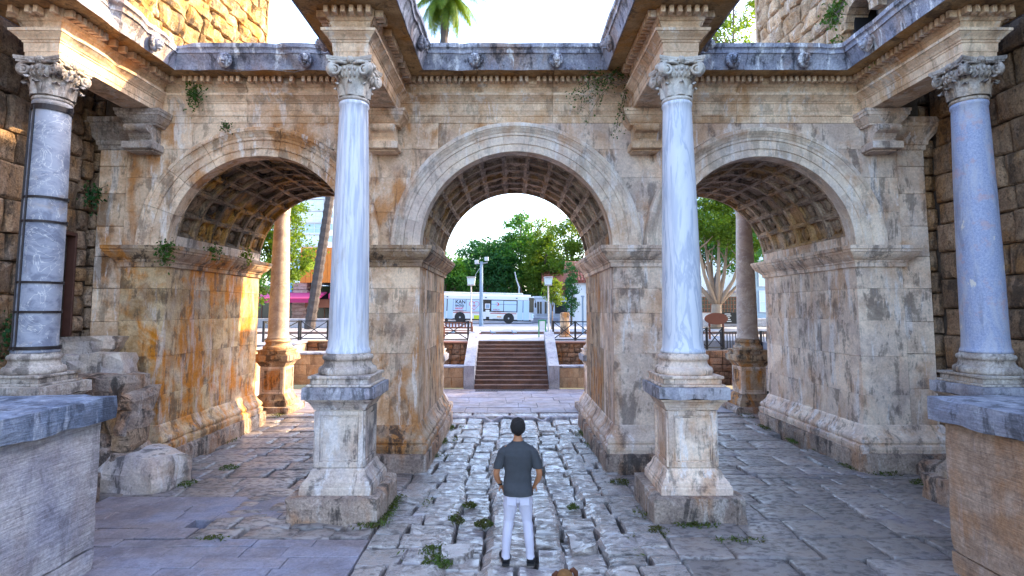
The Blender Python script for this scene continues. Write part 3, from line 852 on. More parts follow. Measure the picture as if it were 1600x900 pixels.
# scrolled consoles under the beams
def console_mesh():
    mb = MB()
    # scroll body, side outline extruded in x
    out = []
    for k in range(13):
        a = math.pi * (.5 + k / 12); out.append((-.40 + .085 * math.cos(a) * 1.2, .43 + .085 * math.sin(a)))
    body = [(0, .52), (-.40, .52)] + [(y, z) for y, z in out[1:-1]] + [(-.36, .335), (-.28, .25), (-.27, .20), (-.33, .17), (-.33, .155), (0, .155)]
    mb.prism(body, 0, -.24, .24)
    for s in (-1, 1):                 # raised volutes on the cheeks
        for (yy, zz, rr) in ((-.38, .43, .075), (-.10, .26, .06)):
            pts = [(s * .25, yy + rr * (1 - t / 26) * math.cos(t * .5), zz + rr * (1 - t / 26) * math.sin(t * .5)) for t in range(24)]
            mb.tube(pts, .013, 4)
    for k in range(7):                # ribs across the scroll's belly
        mb.tube([(-.235, -.30 - .018 * k, .26 + .028 * k), (.235, -.30 - .018 * k, .26 + .028 * k)], .012, 4)
    mb.box(-.32, .32, -.42, .0, .0, .15, .012)
    mb.box(-.27, .27, -.30, .0, -.002 - .03, -.002, .005)
    return mb
cm = console_mesh()
cmt = MB()
ctop = [(.0, .52), (.02, .525), (.03, .56), (.05, .57), (.09, .62), (.13, .68), (.135, .70), (.155, .705), (.16, .77), (.175, .775), (.18, .835), (.0, .84)]
for i, cx in enumerate((-7.80, -2.70, 2.80, 7.82)):
    mt = ['capital_old', 'entab', 'entab', 'marble_right'][i]
    c = cm.build('console', mt, gate, loc=(cx, YW - .02, 6.62))
    t = sweep([(-.30, .1), (-.30, -.30), (.30, -.30), (.30, .1)], ctop, .2, False, .004, .25 if i == 0 else .05)
    t.box(-.298, .298, -.298, .1, .52, .832)
    t.build('console_cap', mt, c)

# ================================================================== COLUMNS
def spiral(c, r, turns, ang0, hand, axis_u, axis_v, n=26):
    pts = []
    for k in range(n):
        t = k / (n - 1); a = ang0 + hand * t * turns * 2 * math.pi; rr = r * (1 - .86 * t)
        pts.append(Vector(c) + axis_u * rr * math.cos(a) + axis_v * rr * math.sin(a))
    return pts
def make_capital(parent, r, z0, H, mat, ornate):
    """composite capital: necking ring, bell with acanthus leaves, egg band, corner volutes, hollow-sided abacus"""
    bell = MB()
    bell.lathe([(r * .98, 0), (r * 1.06, .01), (r * 1.10, .035), (r * 1.06, .06), (r * 1.0, .065), (r * .98, .12), (r * 1.0, .30), (r * 1.10, H * .55), (r * 1.28, H * .62), (r * 1.34, H * .68), (r * 1.25, H * .74), (r * 1.2, H * .86)], 28, (0, 0, z0))
    b = bell.build('capital', mat, parent, True)
    # acanthus leaves in one or two tiers
    for tier in range(2 if ornate else 1):
        hz = .10 + .0 * tier; lh = (.26, .36)[tier] if ornate else .27
        for k in range(8):
            a0 = (k + .5 * tier) * math.pi / 4 + math.pi / 8 * 0
            m = MB(); vs = []; rows = 7; cols = 5
            for i in range(rows):
                t = i / (rows - 1)
                wd = r * (.40 if not ornate else .44) * (1 - .75 * t ** 2.2) * (1 + (.16 * math.sin(t * 19) if ornate else .05 * math.sin(t * 12)))
                outw = r * 1.03 + .015 + .02 * tier + (.10 if ornate else .06) * max(0, (t - .55) / .45) ** 1.5 + .03 * t
                zz = z0 + .075 + lh * (t if t < .85 else .85 - (t - .85) * .6)
                for j in range(cols):
                    s = (j / (cols - 1) - .5) * 2
                    aa = a0 + s * wd / outw
                    rr = outw + (.018 if j == 2 else (0.0 if j in (1, 3) else -.02)) 
                    vs.append((rr * math.cos(aa), rr * math.sin(aa), zz - abs(s) * .03 * t))
            m.add(vs, [(i * cols + j, i * cols + j + 1, (i + 1) * cols + j + 1, (i + 1) * cols + j) for i in range(rows - 1) for j in range(cols - 1)])
            m.build('acanthus_leaf', mat, b, True)
    # egg-and-dart ring and flutes under it
    m = MB(); rr = r * 1.36
    for k in range(24):
        a = 2 * math.pi * k / 24
        m.ell((rr * math.cos(a), rr * math.sin(a), z0 + H * .72), (.030, .030, .042), 6, 5)
        m.tube([(r * 1.13 * math.cos(a), r * 1.13 * math.sin(a), z0 + H * .53), (r * 1.3 * math.cos(a), r * 1.3 * math.sin(a), z0 + H * .64)], .017, 4)
    m.build('egg_band', mat, b, True)
    # volutes: two scroll faces meeting at each corner
    for k in range(4):
        th = math.pi / 4 + k * math.pi / 2
        d = Vector((math.cos(th), math.sin(th), 0)); sd = Vector((-d.y, d.x, 0)); up = Vector((0, 0, 1))
        cc = d * (r * (1.55 if ornate else 1.70)) + up * (z0 + H * .70)
        m = MB()
        R0 = .105 if ornate else .118
        for s in (-1, 1):
            u = (d * .86 + sd * (-s) * .5).normalized()
            nrm = sd * s
            base = cc + nrm * .055
            m.tube(spiral(base, R0, 1.9, math.pi * .62, -1, u, up), [.026] * 12 + [.020] * 8 + [.014] * 6, 5)
            m.ell(base, (.034, .034, .034), 7, 5)
            # band that runs from the egg ring out to the scroll
            st = d * (r * 1.05) + sd * s * r * .75 + up * (z0 + H * .845)
            m.tube([st, st.lerp(base + up * R0, .5) + up * .012, base + up * R0 * .98 + u * .01], [.024, .028, .024], 5)
        st0 = len(m.v)
        m.lathe([(R0 * .9, -.055), (R0 * .93, -.02), (R0 * .8, 0), (R0 * .93, .02), (R0 * .9, .055)], 16)
        rot = Matrix((sd, d, up)).transposed().to_4x4()
        for q in range(st0, len(m.v)):
            x, y, z = m.v[q]; w = cc + d * x * .98 + up * y + sd * z
            m.v[q] = tuple(w)
        m.build('volute', mat, b, True)
    # abacus with hollow sides
    pts = []
    hw = r * (1.5 if ornate else 1.62)
    for k in range(4):
        th = -math.pi / 2 + k * math.pi / 2
        n = Vector((math.cos(th), math.sin(th))); t = Vector((-n.y, n.x))
        for q in range(9):
            s = -1 + 2 * q / 8
            dd = hw * (.78 + .22 * s * s)
            p = n * dd + t * s * hw * .985
            pts.append((p.x, p.y))
    m = MB()
    m.prism([(x * .93, y * .93) for x, y in pts], 2, z0 + H * .86, z0 + H * .91); m.prism([(x * .985, y * .985) for x, y in pts], 2, z0 + H * .912, z0 + H * .95); m.prism(pts, 2, z0 + H * .952, z0 + H)
    m.build('abacus', mat, b)
    for k in range(4):
        th = -math.pi / 2 + k * math.pi / 2
        m = MB(); c = Vector((math.cos(th), math.sin(th), 0)) * hw * .80 + Vector((0, 0, z0 + H * .93))
        m.ell(c, (.06, .06, .055), 10, 6)
        for q in range(6): m.ell(c + Vector((-math.sin(th), math.cos(th), 0)) * .045 * math.cos(q) + Vector((0, 0, .045 * math.sin(q))), (.024, .03, .024), 6, 4)
        m.build('fleuron', mat, b, True)
    return b

def make_column(label, x, y, r0, r1, shaft, cap_mat, ped_mat, top_mat, z0=0.0, ornate=False, low=False, flute=False):
    root = empty('marble_column', (x, y, z0), label=label, cat='column', group='columns standing before the gate')
    # pedestal: plinth, mouldings, die with sunk panels, cap
    m = MB(); roughbox(m, -.70, .70, -.70, .70, -.06, .468, .10, .010, .06, x); m.build('plinth', 'plinth', root)
    ped = [(.545, .467), (.545, .56), (.535, .575), (.535, .60), (.515, .605), (.51, .645), (.49, .665), (.455, .71), (.43, .77), (.42, .80), (.40, .815), (.395, .83)]
    pm = sweep(rect(-.4, .4, -.4, .4), [(p - .4, z) for p, z in ped], .25, True, .003, .04)
    pm.box(-.54, .54, -.54, .54, .466, .56, .006)
    pm.build('pedestal_base', ped_mat, root)
    d = MB(); d.box(-.375, .375, -.375, .375, .80, 1.72, .004)
    die = d.build('pedestal_die', ped_mat, root)
    for k in range(4):
        p = MB(); a = k * math.pi / 2
        for (u0, u1, v0, v1, t) in ((-.375, -.30, .84, 1.70, .026), (.30, .375, .84, 1.70, .026), (-.299, .299, .84, .92, .026), (-.299, .299, 1.63, 1.70, .026),
                                     (-.285, -.262, .935, 1.615, .009), (.262, .285, .935, 1.615, .009), (-.261, .261, .935, .958, .009), (-.261, .261, 1.592, 1.615, .009)):
            p.box(u0, u1, -.375 - t, -.372, v0, v1, .005)
        p.xform(Matrix.Rotation(a, 4, 'Z')); p.build('panel_frame', ped_mat, die)
    cp_ = [(.0, 1.715), (.015, 1.72), (.02, 1.75), (.035, 1.76), (.045, 1.79), (.085, 1.84), (.125, 1.865), (.13, 1.885), (.15, 1.89)]
    t = sweep(rect(-.39, .39, -.39, .39), cp_, .25, True, .003, .03); t.build('pedestal_cornice', ped_mat, root)
    m = MB(); roughbox(m, -.555, .555, -.555, .555, 1.888, 2.077, .09, .004, .03, x); m.build('pedestal_cap', top_mat, root)
    # column base on a stepped block
    q = r0 / .325
    qs = q
    m = MB(); m.box(-.50 * qs, .50 * qs, -.50 * qs, .50 * qs, 2.077, 2.115, .008); m.box(-.455 * qs, .455 * qs, -.455 * qs, .455 * qs, 2.116, 2.20, .008); m.box(-.485 * qs, .485 * qs, -.485 * qs, .485 * qs, 2.201, 2.245, .008)
    m.build('base_block', ped_mat, root)
    bs = [(1.38, 2.246), (1.42, 2.27), (1.43, 2.30), (1.40, 2.34), (1.33, 2.36), (1.24, 2.365), (1.235, 2.38), (1.17, 2.41), (1.15, 2.45), (1.17, 2.47), (1.22, 2.475), (1.25, 2.50), (1.24, 2.53), (1.20, 2.545), (1.12, 2.55), (1.10, 2.575), (1.04, 2.58)]
    m = MB(); m.lathe([(r0 * a, z) for a, z in bs], 36, wob=.006 if not ornate else .02); m.build('base', ped_mat if not ornate else cap_mat, root, True)
    sh = []
    for k in range(19):
        t = k / 18; z = 2.60 + (6.76 - 2.60) * t
        rr = r0 + (r1 - r0) * t + .012 * math.sin(math.pi * t)
        sh.append((rr, z))
    sh = [(r0 * 1.10, 2.578), (r0 * 1.10, 2.61), (r0 * 1.07, 2.63), (r0 * 1.02, 2.67)] + [s for s in sh if s[1] > 2.70][:-1] + [(r1, 6.68), (r1 * 1.05, 6.70), (r1 * 1.07, 6.725), (r1 * 1.05, 6.755), (r1, 6.77)]
    m = MB()
    if flute:
        n = 96; vs = []
        for i in range(n):
            a = 2 * math.pi * i / n
            for rr, z in sh:
                dp = .008 * (1 if 2.75 < z < 6.6 else 0) * (math.cos(a * 24) * .5 + .5)
                vs.append(((rr - dp) * math.cos(a), (rr - dp) * math.sin(a), z))
        k = len(sh)
        m.add(vs, [(i * k + j, ((i + 1) % n) * k + j, ((i + 1) % n) * k + j + 1, i * k + j + 1) for i in range(n) for j in range(k - 1)])
    else: m.lathe(sh, 40, wob=.003)
    m.build('shaft', shaft, root, True)
    make_capital(root, r1, 6.765, .70, cap_mat, ornate)
    return root

g0 = gz(COLY)
cols_ = []
c1 = make_column('inner left column with faintly streaked blue-white shaft on tall grey-stained pedestal', COLX[1], COLY, .325, .235, 'shaft_streak', 'capital', 'pedestal', 'pedestal_top', 0, flute=True)
c2 = make_column('inner right column with grey-veined blue-white shaft on tall tan pedestal', COLX[2], COLY, .325, .235, 'shaft_vein', 'capital', 'marble_right', 'pedestal_top', 0)
c0 = make_column('outer left column of mottled grey marble braced by black iron bands', COLX[0], COLY, .292, .262, 'shaft_old', 'capital_old', 'capital_old', 'capital_old', 0, True)
c3 = make_column('outer right column of speckled blue granite under a carved leaf capital', COLX[3], COLY, .318, .252, 'shaft_granite', 'capital_old', 'capital_old', 'pedestal_top', 0, True)
# iron bands and straps on the outer left column
def rad0(z): t = (z - 2.6) / 4.16; return .292 + (.262 - .292) * t + .012 * math.sin(math.pi * t)
for z, hh in ((2.66, .026), (3.24, .018), (3.72, .018), (4.72, .018), (5.12, .018), (6.64, .045)):
    m = MB(); rr = rad0(z) + .008
    if z < 2.7: rr += .02
    m.lathe([(rr, -hh), (rr + .014, -hh), (rr + .014, hh), (rr, hh)], 32, (0, 0, z), cap=False)
    m.box(rr, rr + .09, -.015, .015, z - hh, z + hh); m.ell((rr + .06, -.02, z), (.014, .02, .014), 6, 4)
    m.build('iron_band', 'iron', c0)
for a in (-136, -106):
    m = MB(); a = R(a)
    pts = [((rad0(z) + .012 + (.03 if z < 2.72 else 0)) * math.cos(a), (rad0(z) + .012 + (.03 if z < 2.72 else 0)) * math.sin(a), z) for z in (2.62, 2.72, 3.2, 4, 5, 6, 6.66)]
    m.tube(pts, .017, 5); m.build('iron_strap', 'iron', c0)
# the same four columns repeat on the far side of the gate
for i, (src, lab) in enumerate(((c0, 'outer left column on the far side seen through the left arch'), (c1, 'inner left column on the far side mostly behind the left middle pier'),
                                (c2, 'inner right column on the far side mostly behind the right middle pier'), (c3, 'outer right column on the far side seen through the right arch'))):
    base = c2 if i in (0, 3) else src
    c = copy_tree(base); c.location = (COLX[i] + (.12 if i == 0 else -.02 if i == 3 else 0), 18.5, -.27); c['label'] = lab; c['group'] = 'columns standing behind the gate'
    for ch in c.children:
        if ch.name.startswith('shaft'):
            ch.data = ch.data.copy(); ch.data.materials[0] = M['shaft_rear']
            if i in (0, 3): ch.scale = (1, 1, 1)
        elif i in (0, 3) and ch.name.split('.')[0] in ('base', 'base_block', 'pedestal_cap', 'pedestal_die', 'pedestal_base', 'pedestal_cornice'):
            ch.data = ch.data.copy(); ch.data.materials[0] = M['reveal']

# ================================================================== CITY WALLS, TOWERS
def stone_face(parent, mp, a0, a1, b0, b1, course, length, mat, depth=.35, amp=.03, edge=.03, skip=None, name='stone_block', n=4, bul=.035):
    z = b0
    while z < b1 - .1:
        h = course * rng.uniform(.82, 1.2)
        if z + h > b1 - .15: h = b1 - z
        ys = splits(a0, a1, length * rng.uniform(.85, 1.2), .28)
        for u, w in zip(ys[:-1], ys[1:]):
            if skip and skip((u + w) / 2, z + h / 2, u, w, z, z + h): continue
            g = .008; j = lambda: rng.uniform(-.012, .012)
            mb = MB(); dp = rng.uniform(-.04, .05)
            pillow(mb, [(u + g + j() * .5, z + g + j() * .5), (w - g + j() * .5, z + g + j() * .5), (w - g + j() * .5, z + h - g + j() * .5), (u + g + j() * .5, z + h - g + j() * .5)],
                   depth, lambda a, b, hh, dp=dp: mp(a, b, hh + dp), n, bul, amp, edge, rng.uniform(0, 50), .07)
            mb.build(name, mat, parent)
        z += h

WX = 9.05
for sx, lab, mat in ((-1, 'rough dark city wall behind the iron-banded column, with a doorway', 'wall'), (1, 'brown block city wall behind the blue granite column', 'wall_right')):
    w = empty('city_wall', (sx * WX, 9, 0), label=lab, cat='wall')
    w.location = (0, 0, 0)
    m = MB(); x0, x1 = sorted((sx * (WX + .12), sx * (WX + 3)))
    if sx > 0: m.box(x0, x1, -3, 12.6, -.3, 15)
    else:
        m.box(x0, x1, -3, 10.98, -.3, 13.5); m.box(x0, x1, 11.48, 12.6, -.3, 13.5); m.box(x0, x1, 10.98, 11.48, 4.82, 13.5); m.box(x0, x1, 10.98, 11.48, -.3, 2.72); m.box(-10.6, -10.2, 10.9, 11.55, 2.7, 4.9)
    m.build('wall_core', 'mortar', w)
    sk = (lambda u, z, a, b, c, d: a < 11.5 and b > 10.96 and c < 4.8 and d > 2.74) if sx < 0 else None
    def mpw(a, b, h, sx=sx): return (sx * (WX - h), a, b)
    if sx > 0: stone_face(w, mpw, 8.3, 11.74, .0, 9.4, .56, .85, mat, skip=sk)
    else:
        stone_face(w, mpw, 8.3, 10.96, .0, 9.4, .6, .75, mat, amp=.05); stone_face(w, mpw, 11.5, 11.78, 2.4, 9.4, .36, .26, mat, amp=.04)
        stone_face(w, mpw, 10.97, 11.49, 4.84, 9.4, .5, .6, mat, amp=.05); stone_face(w, mpw, 10.97, 11.78, .0, 2.6, .5, .6, mat, amp=.05)
    if sx < 0:
        d = MB(); d.box(-9.36, -9.28, 11.0, 11.46, 2.74, 4.80, .01)
        for k in range(3): d.box(-9.275, -9.255, 11.05 + k * .14, 11.15 + k * .14, 2.80, 4.70, .006)
        dr = d.build('door', 'wood_door', w)
        h = MB(); h.tube([(-9.26, 11.08, 3.7), (-9.20, 11.08, 3.7), (-9.20, 11.08, 3.86), (-9.26, 11.08, 3.86)], .012, 5); h.build('handle', 'iron', dr)
        f = MB(); f.box(-9.20, -9.02, 10.965, 11.015, 2.74, 4.86, .006); f.box(-9.20, -9.02, 11.44, 11.49, 2.74, 4.86, .006); f.box(-9.20, -9.02, 11.016, 11.439, 4.79, 4.86, .006); f.build('door_frame', 'wood_door', w)
# narrow return of broken masonry between pilaster and side wall
for sx in (-1, 1):
    w = empty('broken_masonry', label='ragged rubble strip closing the gap beside the %s pilaster' % ('left' if sx < 0 else 'right'), cat='masonry')
    x0, x1 = sorted((sx * 8.90, sx * 9.16))
    stone_face(w, lambda a, b, h: (a, YW + .12 - h, b), x0, x1, .3, 9.3, .42, .3, 'wall' if sx < 0 else 'wall_right', .3, .03, .03, n=3)

TX = 8.75
for sx, lab, mat in ((-1, 'tall sunlit golden stone tower rising behind the left end of the cornice', 'tower'), (1, 'pale stone tower with arched window and green growth behind the right end', 'tower_right')):
    t = empty('stone_tower', label=lab, cat='tower')
    m = MB(); x0, x1 = sorted((sx * (TX + .15), sx * (TX + 5)))
    if sx < 0: m.box(x0, x1, 12.7, 19.1, -.3, 15)
    else:
        m.box(x0, x1, 12.2, 12.98, -.3, 17.5); m.box(x0, x1, 13.98, 19.1, -.3, 17.5); m.box(x0, x1, 12.98, 13.98, -.3, 9.55); m.box(x0, x1, 12.98, 13.98, 11.3, 17.5); m.box(TX + 1.2, TX + 1.6, 12.8, 14.1, 9.3, 11.8)
    m.build('tower_core', 'mortar', t)
    def win(u, z, a, b, c, d):
        return b > 13.02 and a < 13.94 and d > 9.7 and c < 11.15
    def mpt(a, b, h, sx=sx): return (sx * (TX - h), a, b)
    stone_face(t, mpt, 12.25, 19.15, 8.2, 15, .55, .95, mat, .3, .10, .06, skip=win if sx > 0 else None, bul=.05, n=5)
    m = MB(); m.box(*sorted((sx * (TX + .02), sx * (TX + .16))), 12.7, 19.12, -.3, 8.2); m.build('lower_tower_wall', mat, t)
    m = MB(); m.box(*sorted((sx * (TX + .0), sx * (TX + 4.9))), 19.11, 19.25, -.3, 14.9); m.build('tower_end_wall', mat, t)
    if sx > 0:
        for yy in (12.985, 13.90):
            m = MB(); m.box(TX + .16, TX + 1.0, yy, yy + .075, 9.87, 11.25); m.build('window_shade_lining', 'opening_shade', t)
        m = MB(); m.box(TX + .9, TX + 1.0, 12.98, 13.98, 9.8, 11.3); m.build('window_shade_lining', 'opening_shade', t)  # linings added inside the window; their dark colour stands in for deep shade
        for k in range(9):     # window arch stones
            a0, a1 = R(-100 + 200 / 9 * k + 1), R(-100 + 200 / 9 * (k + 1) - 1)
            poly = [(13.48 + q_ * math.sin(a_), 10.62 + q_ * math.cos(a_)) for q_, a_ in ((.48, a0), (.48, a1), (.82, a1), (.82, a0))]
            m = MB(); m.prism(poly, 0, TX - .06, TX + .5); m.build('arch_stone', mat, t)
        m = MB(); m.box(TX + .14, TX + .5, 12.99, 13.97, 9.56, 9.86, .02); m.build('window_sill', 'wall', t)

# ================================================================== STREET AND PAVING
m = MB(); m.box(-14, 14, -4, 23.7, -.6, -.13); m.build('ground', 'soil', kind='structure')
def pave(parent, x0, x1, y0, y1, row, ln, mat, name, amp=.02, bul=.02, edge=.025, jit=.03, n=3, skip=None, zf=None, cap=300, rnd=.035, zj=.01, dirx=True):
    y = y0; cnt = 0
    while y < y1 - .08:
        h = row * rng.uniform(.8, 1.22)
        if y + h > y1 - row * .4: h = y1 - y
        xs = splits(x0, x1, ln * rng.uniform(.85, 1.15), .3)
        sk = rng.uniform(-.04, .04)
        for a, b in zip(xs[:-1], xs[1:]):
            cx, cy = (a + b) / 2, y + h / 2
            if skip and skip(cx, cy, a, b, y, y + h): continue
            if cnt >= cap: continue
            g = .006 + jit * .25
            J = lambda: rng.uniform(-jit, jit)
            mb = MB(); zz = (zf(cx, cy) if zf else gz(cy)) + rng.uniform(-zj, zj); tx, ty = rng.uniform(-.015, .015), rng.uniform(-.015, .015)
            if n == 0:
                mb.box(a + .004, b - .004, y + .004, y + h - .004, zz - .32, zz, .006, .001)
            else:
                pillow(mb, [(a + g + J(), y + g + J() * .6), (b - g + J(), y + g + J() * .6), (b - g + J(), y + h - g + J() * .6), (a + g + J(), y + h - g + J() * .6)], .3,
                   lambda p, q, hh: (p, q, zz + hh + tx * (p - cx) * jit * 30 + ty * (q - cy) * jit * 30), n, bul, amp, edge, rng.uniform(0, 90), rnd)
            mb.build(name, mat, parent, n > 0); cnt += 1
        y += h
    return cnt

def shadowed(cx, cy, *a):      # under piers and pedestals no stone is laid
    for (x0, x1) in PIER:
        if x0 - .1 < cx < x1 + .1 and YW - .1 < cy < YB + .1: return True
    for x in COLX:
        if abs(cx - x) < .5 and abs(cy - COLY) < .5: return True
        if abs(cx - x) < .5 and abs(cy - 18.5) < .5: return True
    return False
road = empty('cobbled_road', kind='structure')
RUTS = ((-.62, .20, .17), (.92, .22, .19))
def rut(x, y, inrut):
    """wheel ruts and worn hollows cut down into the paving stones themselves"""
    z = 0
    for rx, w, d in RUTS:
        if inrut: continue
        c = rx + .07 * math.sin(y * .9 + rx) + .05 * noise.noise(Vector((y * 1.3, rx * 9, 0)))
        z -= d * .55 * math.exp(-((x - rx - .06 * math.sin(y * .9) + (.0)) / .285) ** 8) * (.7 + .5 * noise.noise(Vector((rx, y * .8, 4))))
    z -= .05 * max(0, noise.noise(Vector((x * .9 + 8, y * .7, 2))) - .22) / .4 * (1 if y < 12 else .5)
    return z
y = 5.2
while y < 16.95:
    h = rng.uniform(.36, .68)
    if y + h > 16.6: h = 17.0 - y
    wv = .06 * math.sin(y * .9)
    e1, e2, e3, e4 = [e_ + wv + rng.uniform(-.055, .055) for e_ in (-.86, -.42, .68, 1.14)]
    xs = splits(-1.98, e1, rng.uniform(.5, .7), .3) + splits(e2, e3, rng.uniform(.5, .6), .3) + splits(e4, 2.16, rng.uniform(.5, .65), .3)
    pairs = [(a, b) for a, b in zip(xs[:-1], xs[1:]) if not (abs(a - e1) < .001 or abs(a - e3) < .001)] + [(e1 - .01, e2 + .01), (e3 - .01, e4 + .01)]
    for a, b in pairs:
        inrut = abs(a - e1) < .02 or abs(a - e3) < .02
        cx, cy = (a + b) / 2, y + h / 2
        if shadowed(cx, cy): continue
        parts = [(y, y + h)]
        if b - a < .62 and h > .5 and rng.random() < .35: ym = y + h * rng.uniform(.4, .6); parts = [(y, ym), (ym, y + h)]
        for ya, yb in parts:
            J = lambda: rng.uniform(-.03, .03)
            zz = gz(cy) + rng.uniform(-.012, .012) - (rng.uniform(.06, .10) if inrut else 0); tx, ty = rng.uniform(-.03, .03), rng.uniform(-.03, .03)
            mb = MB()
            pillow(mb, [(a + .013 + J(), ya + .012 + J() * .7), (b - .013 + J(), ya + .012 + J() * .7), (b - .013 + J(), yb - .012 + J() * .7), (a + .013 + J(), yb - .012 + J() * .7)], .3,
                   lambda p, q, hh: (p, q, zz + hh + (rut(p, q, inrut) if hh > -.2 else -.05) + tx * (p - cx) + ty * (q - cy)), 8, .010, .016, .03, rng.uniform(0, 90), .045)
            mb.build('paving_stone', 'cobble', road, False)
    y += h
pv = empty('pavement', kind='structure')
pave(pv, -7.0, -1.98, 5.4, 8.02, .36, .85, 'slab', 'paving_slab', .004, .002, .006, .003, 0, shadowed, lambda x, y: gz(y), 120)
pave(pv, -9.0, -3.6, 8.05, 9.9, .40, .9, 'slab', 'paving_slab', .004, .002, .006, .003, 0, lambda cx, cy, *a: shadowed(cx, cy) or (cx > -4.55 and cy < 8.9), lambda x, y: gz(y), 120)
pave(pv, -4.55, -1.98, 8.05, 9.9, .42, .7, 'oldslab', 'paving_slab', .025, .008, .014, .04, 5, shadowed, lambda x, y: gz(y) - .005, 60)
pave(pv, -7.6, -1.98, 9.95, 17.2, .62, .8, 'oldslab', 'paving_slab', .016, .006, .010, .04, 5, shadowed, lambda x, y: gz(y) - .01, 140)
pr = empty('pavement', kind='structure')
pave(pr, 2.16, 8.6, 5.4, 11.4, .62, .95, 'oldslab', 'paving_slab', .012, .004, .009, .03, 5, shadowed, lambda x, y: gz(y) + .005, 160)
pave(pr, 2.16, 7.6, 11.45, 17.2, .66, .95, 'oldslab', 'paving_slab', .012, .004, .009, .03, 5, shadowed, lambda x, y: gz(y), 120)
pc = empty('pavement', kind='structure')
pave(pc, -9.4, 9.4, 17.35, 18.0, .6, 1.1, 'cobble', 'paving_slab', .02, .012, .02, .02, 3, shadowed, lambda x, y: .01, 60)
pave(pc, -9.4, 9.4, 18.1, 23.3, .75, 1.1, 'slab', 'paving_slab', .004, .002, .006, .003, 0, shadowed, lambda x, y: 0, 200)
# stone kerb with dips where the wheels ran, drain grate at the stair foot
mb = MB(); vs = []
for k in range(61):
    x = -2.0 + 4.2 * k / 60; dip = max(math.exp(-((x + .62) / .16) ** 2), math.exp(-((x - .92) / .16) ** 2)) * .13
    for (yy, zz) in ((17.04, -.1), (17.05, .04 - dip), (17.10, .06 - dip), (17.26, .06 - dip), (17.31, .04 - dip), (17.32, -.1)): vs.append((x, yy, zz))
mb.add(vs, [(k * 6 + j, (k + 1) * 6 + j, (k + 1) * 6 + j + 1, k * 6 + j + 1) for k in range(60) for j in range(5)])
mb.build('kerb', 'pedestal_top', kind='structure')
dg_ = MB()
for k in range(44): dg_.box(-1.45 + k * .066, -1.45 + k * .066 + .03, 22.75, 23.02, -.02, .012)
dg_.box(-1.5, 1.47, 22.70, 22.748, -.02, .014); dg_.box(-1.5, 1.47, 23.022, 23.07, -.02, .014)
setp(dg_.build('drain_grate', 'iron'), 'long black drain grate at the foot of the brown stairs', 'drain')

# ================================================================== FOREGROUND PARAPETS, STEPS, ROCKS
for sx, x0, x1, lab, mt, ye in ((-1, -8.6, -5.02, 'blue-grey stone parapet with thick grey coping in the left foreground', 'parapet_l', 7.22), (1, 5.24, 8.6, 'tan stone parapet with thick grey coping in the right foreground', 'parapet_r', 7.16)):
    p = empty('parapet', label=lab, cat='parapet')
    xi = x1 if sx < 0 else x0; ov = .10
    ys = [1.5, 4.3, ye]
    for a, b in zip(ys[:-1], ys[1:]):
        m = MB(); xa, xb = (x0, x1) if sx < 0 else (x0, x1)
        roughbox(m, xa, xb, a + .003, b - .003, 1.905, 2.2, .12, .006, .03, a + sx)
        m.build('coping_stone', 'coping_blue' if sx < 0 else 'coping', p)
    for (z0, z1, cuts) in ((.36, 1.903, [1.5, 3.6, ye - .09]), (-.1, .355, [1.5, 2.9, 4.6, 5.9, ye - .09])):
        for a, b in zip(cuts[:-1], cuts[1:]):
            m = MB(); xa, xb = (x0 + .1, x1 - ov - .03) if sx < 0 else (x0 + ov + .03, x1 - .1)
            roughbox(m, xa, xb, a + .004, b - .004, z0 + .004, z1 - .003, .15, .006, .022, a * 3 + sx); m.build('stone_block', mt, p)

def boulder(name, c, s, mat, seed, parent=None, flat=.0, n=2, sj=.22, **k):
    """irregular broken stone: a box pushed about by noise, every corner different"""
    import bmesh
    bm = bmesh.new(); bmesh.ops.create_cube(bm, size=1.0)
    bmesh.ops.subdivide_edges(bm, edges=bm.edges[:], cuts=n, use_grid_fill=True)
    r_ = random.Random(seed)
    sh = [(r_.uniform(-sj, sj), r_.uniform(-sj, sj), r_.uniform(-sj, sj * .9)) for _ in range(8)]
    for v in bm.verts:
        q = v.co; w = Vector((0, 0, 0))
        for i in range(8):
            cc = Vector((i & 1, i >> 1 & 1, i >> 2 & 1)) - Vector((.5, .5, .5))
            f = max(0, 1 - abs(q.x - cc.x)) * max(0, 1 - abs(q.y - cc.y)) * max(0, 1 - abs(q.z - cc.z))
            w += Vector(sh[i]) * f
        rad = q.length / .87
        p = q * (1 - .16 * rad ** 3) + w + Vector((nv(q.x + seed, q.y, q.z, 2.3), nv(q.x, q.y + seed, q.z, 2.3), nv(q.x, q.y, q.z + seed, 2.3))) * .10
        v.co = Vector((p.x * s[0] + c[0], p.y * s[1] + c[1], p.z * s[2] + c[2]))
    me = bpy.data.meshes.new(name); bm.to_mesh(me); bm.free(); me.materials.append(M[mat])
    return link(name, me, parent, **k)

st = empty('rough_steps', label='rough broken stone steps rising to the dark doorway by the iron-banded column', cat='steps')
for (x0, x1, y0, y1, z0, z1, sd) in ((-9.2, -8.05, 11.1, 11.72, 2.38, 2.74, 1), (-9.1, -8.38, 10.82, 11.5, 2.03, 2.40, 2), (-8.40, -7.52, 10.84, 11.4, 2.02, 2.42, 3), (-8.8, -7.92, 10.45, 11.2, 1.62, 2.04, 4), (-7.94, -7.42, 10.42, 11.2, 1.60, 2.05, 5), (-7.68, -7.2, 10.46, 11.2, 1.60, 2.04, 6)):
    boulder('step_stone', ((x0 + x1) / 2, (y0 + y1) / 2, (z0 + z1) / 2), ((x1 - x0) * 1.1, (y1 - y0) * 1.1, (z1 - z0) * 1.06), 'pedestal' if sd in (2, 3, 1) else 'plinth', sd, st, sj=.10)
rp = empty('rubble_masonry', label='low rubble masonry of mixed stones under the rough steps', cat='masonry')
z = 0.0
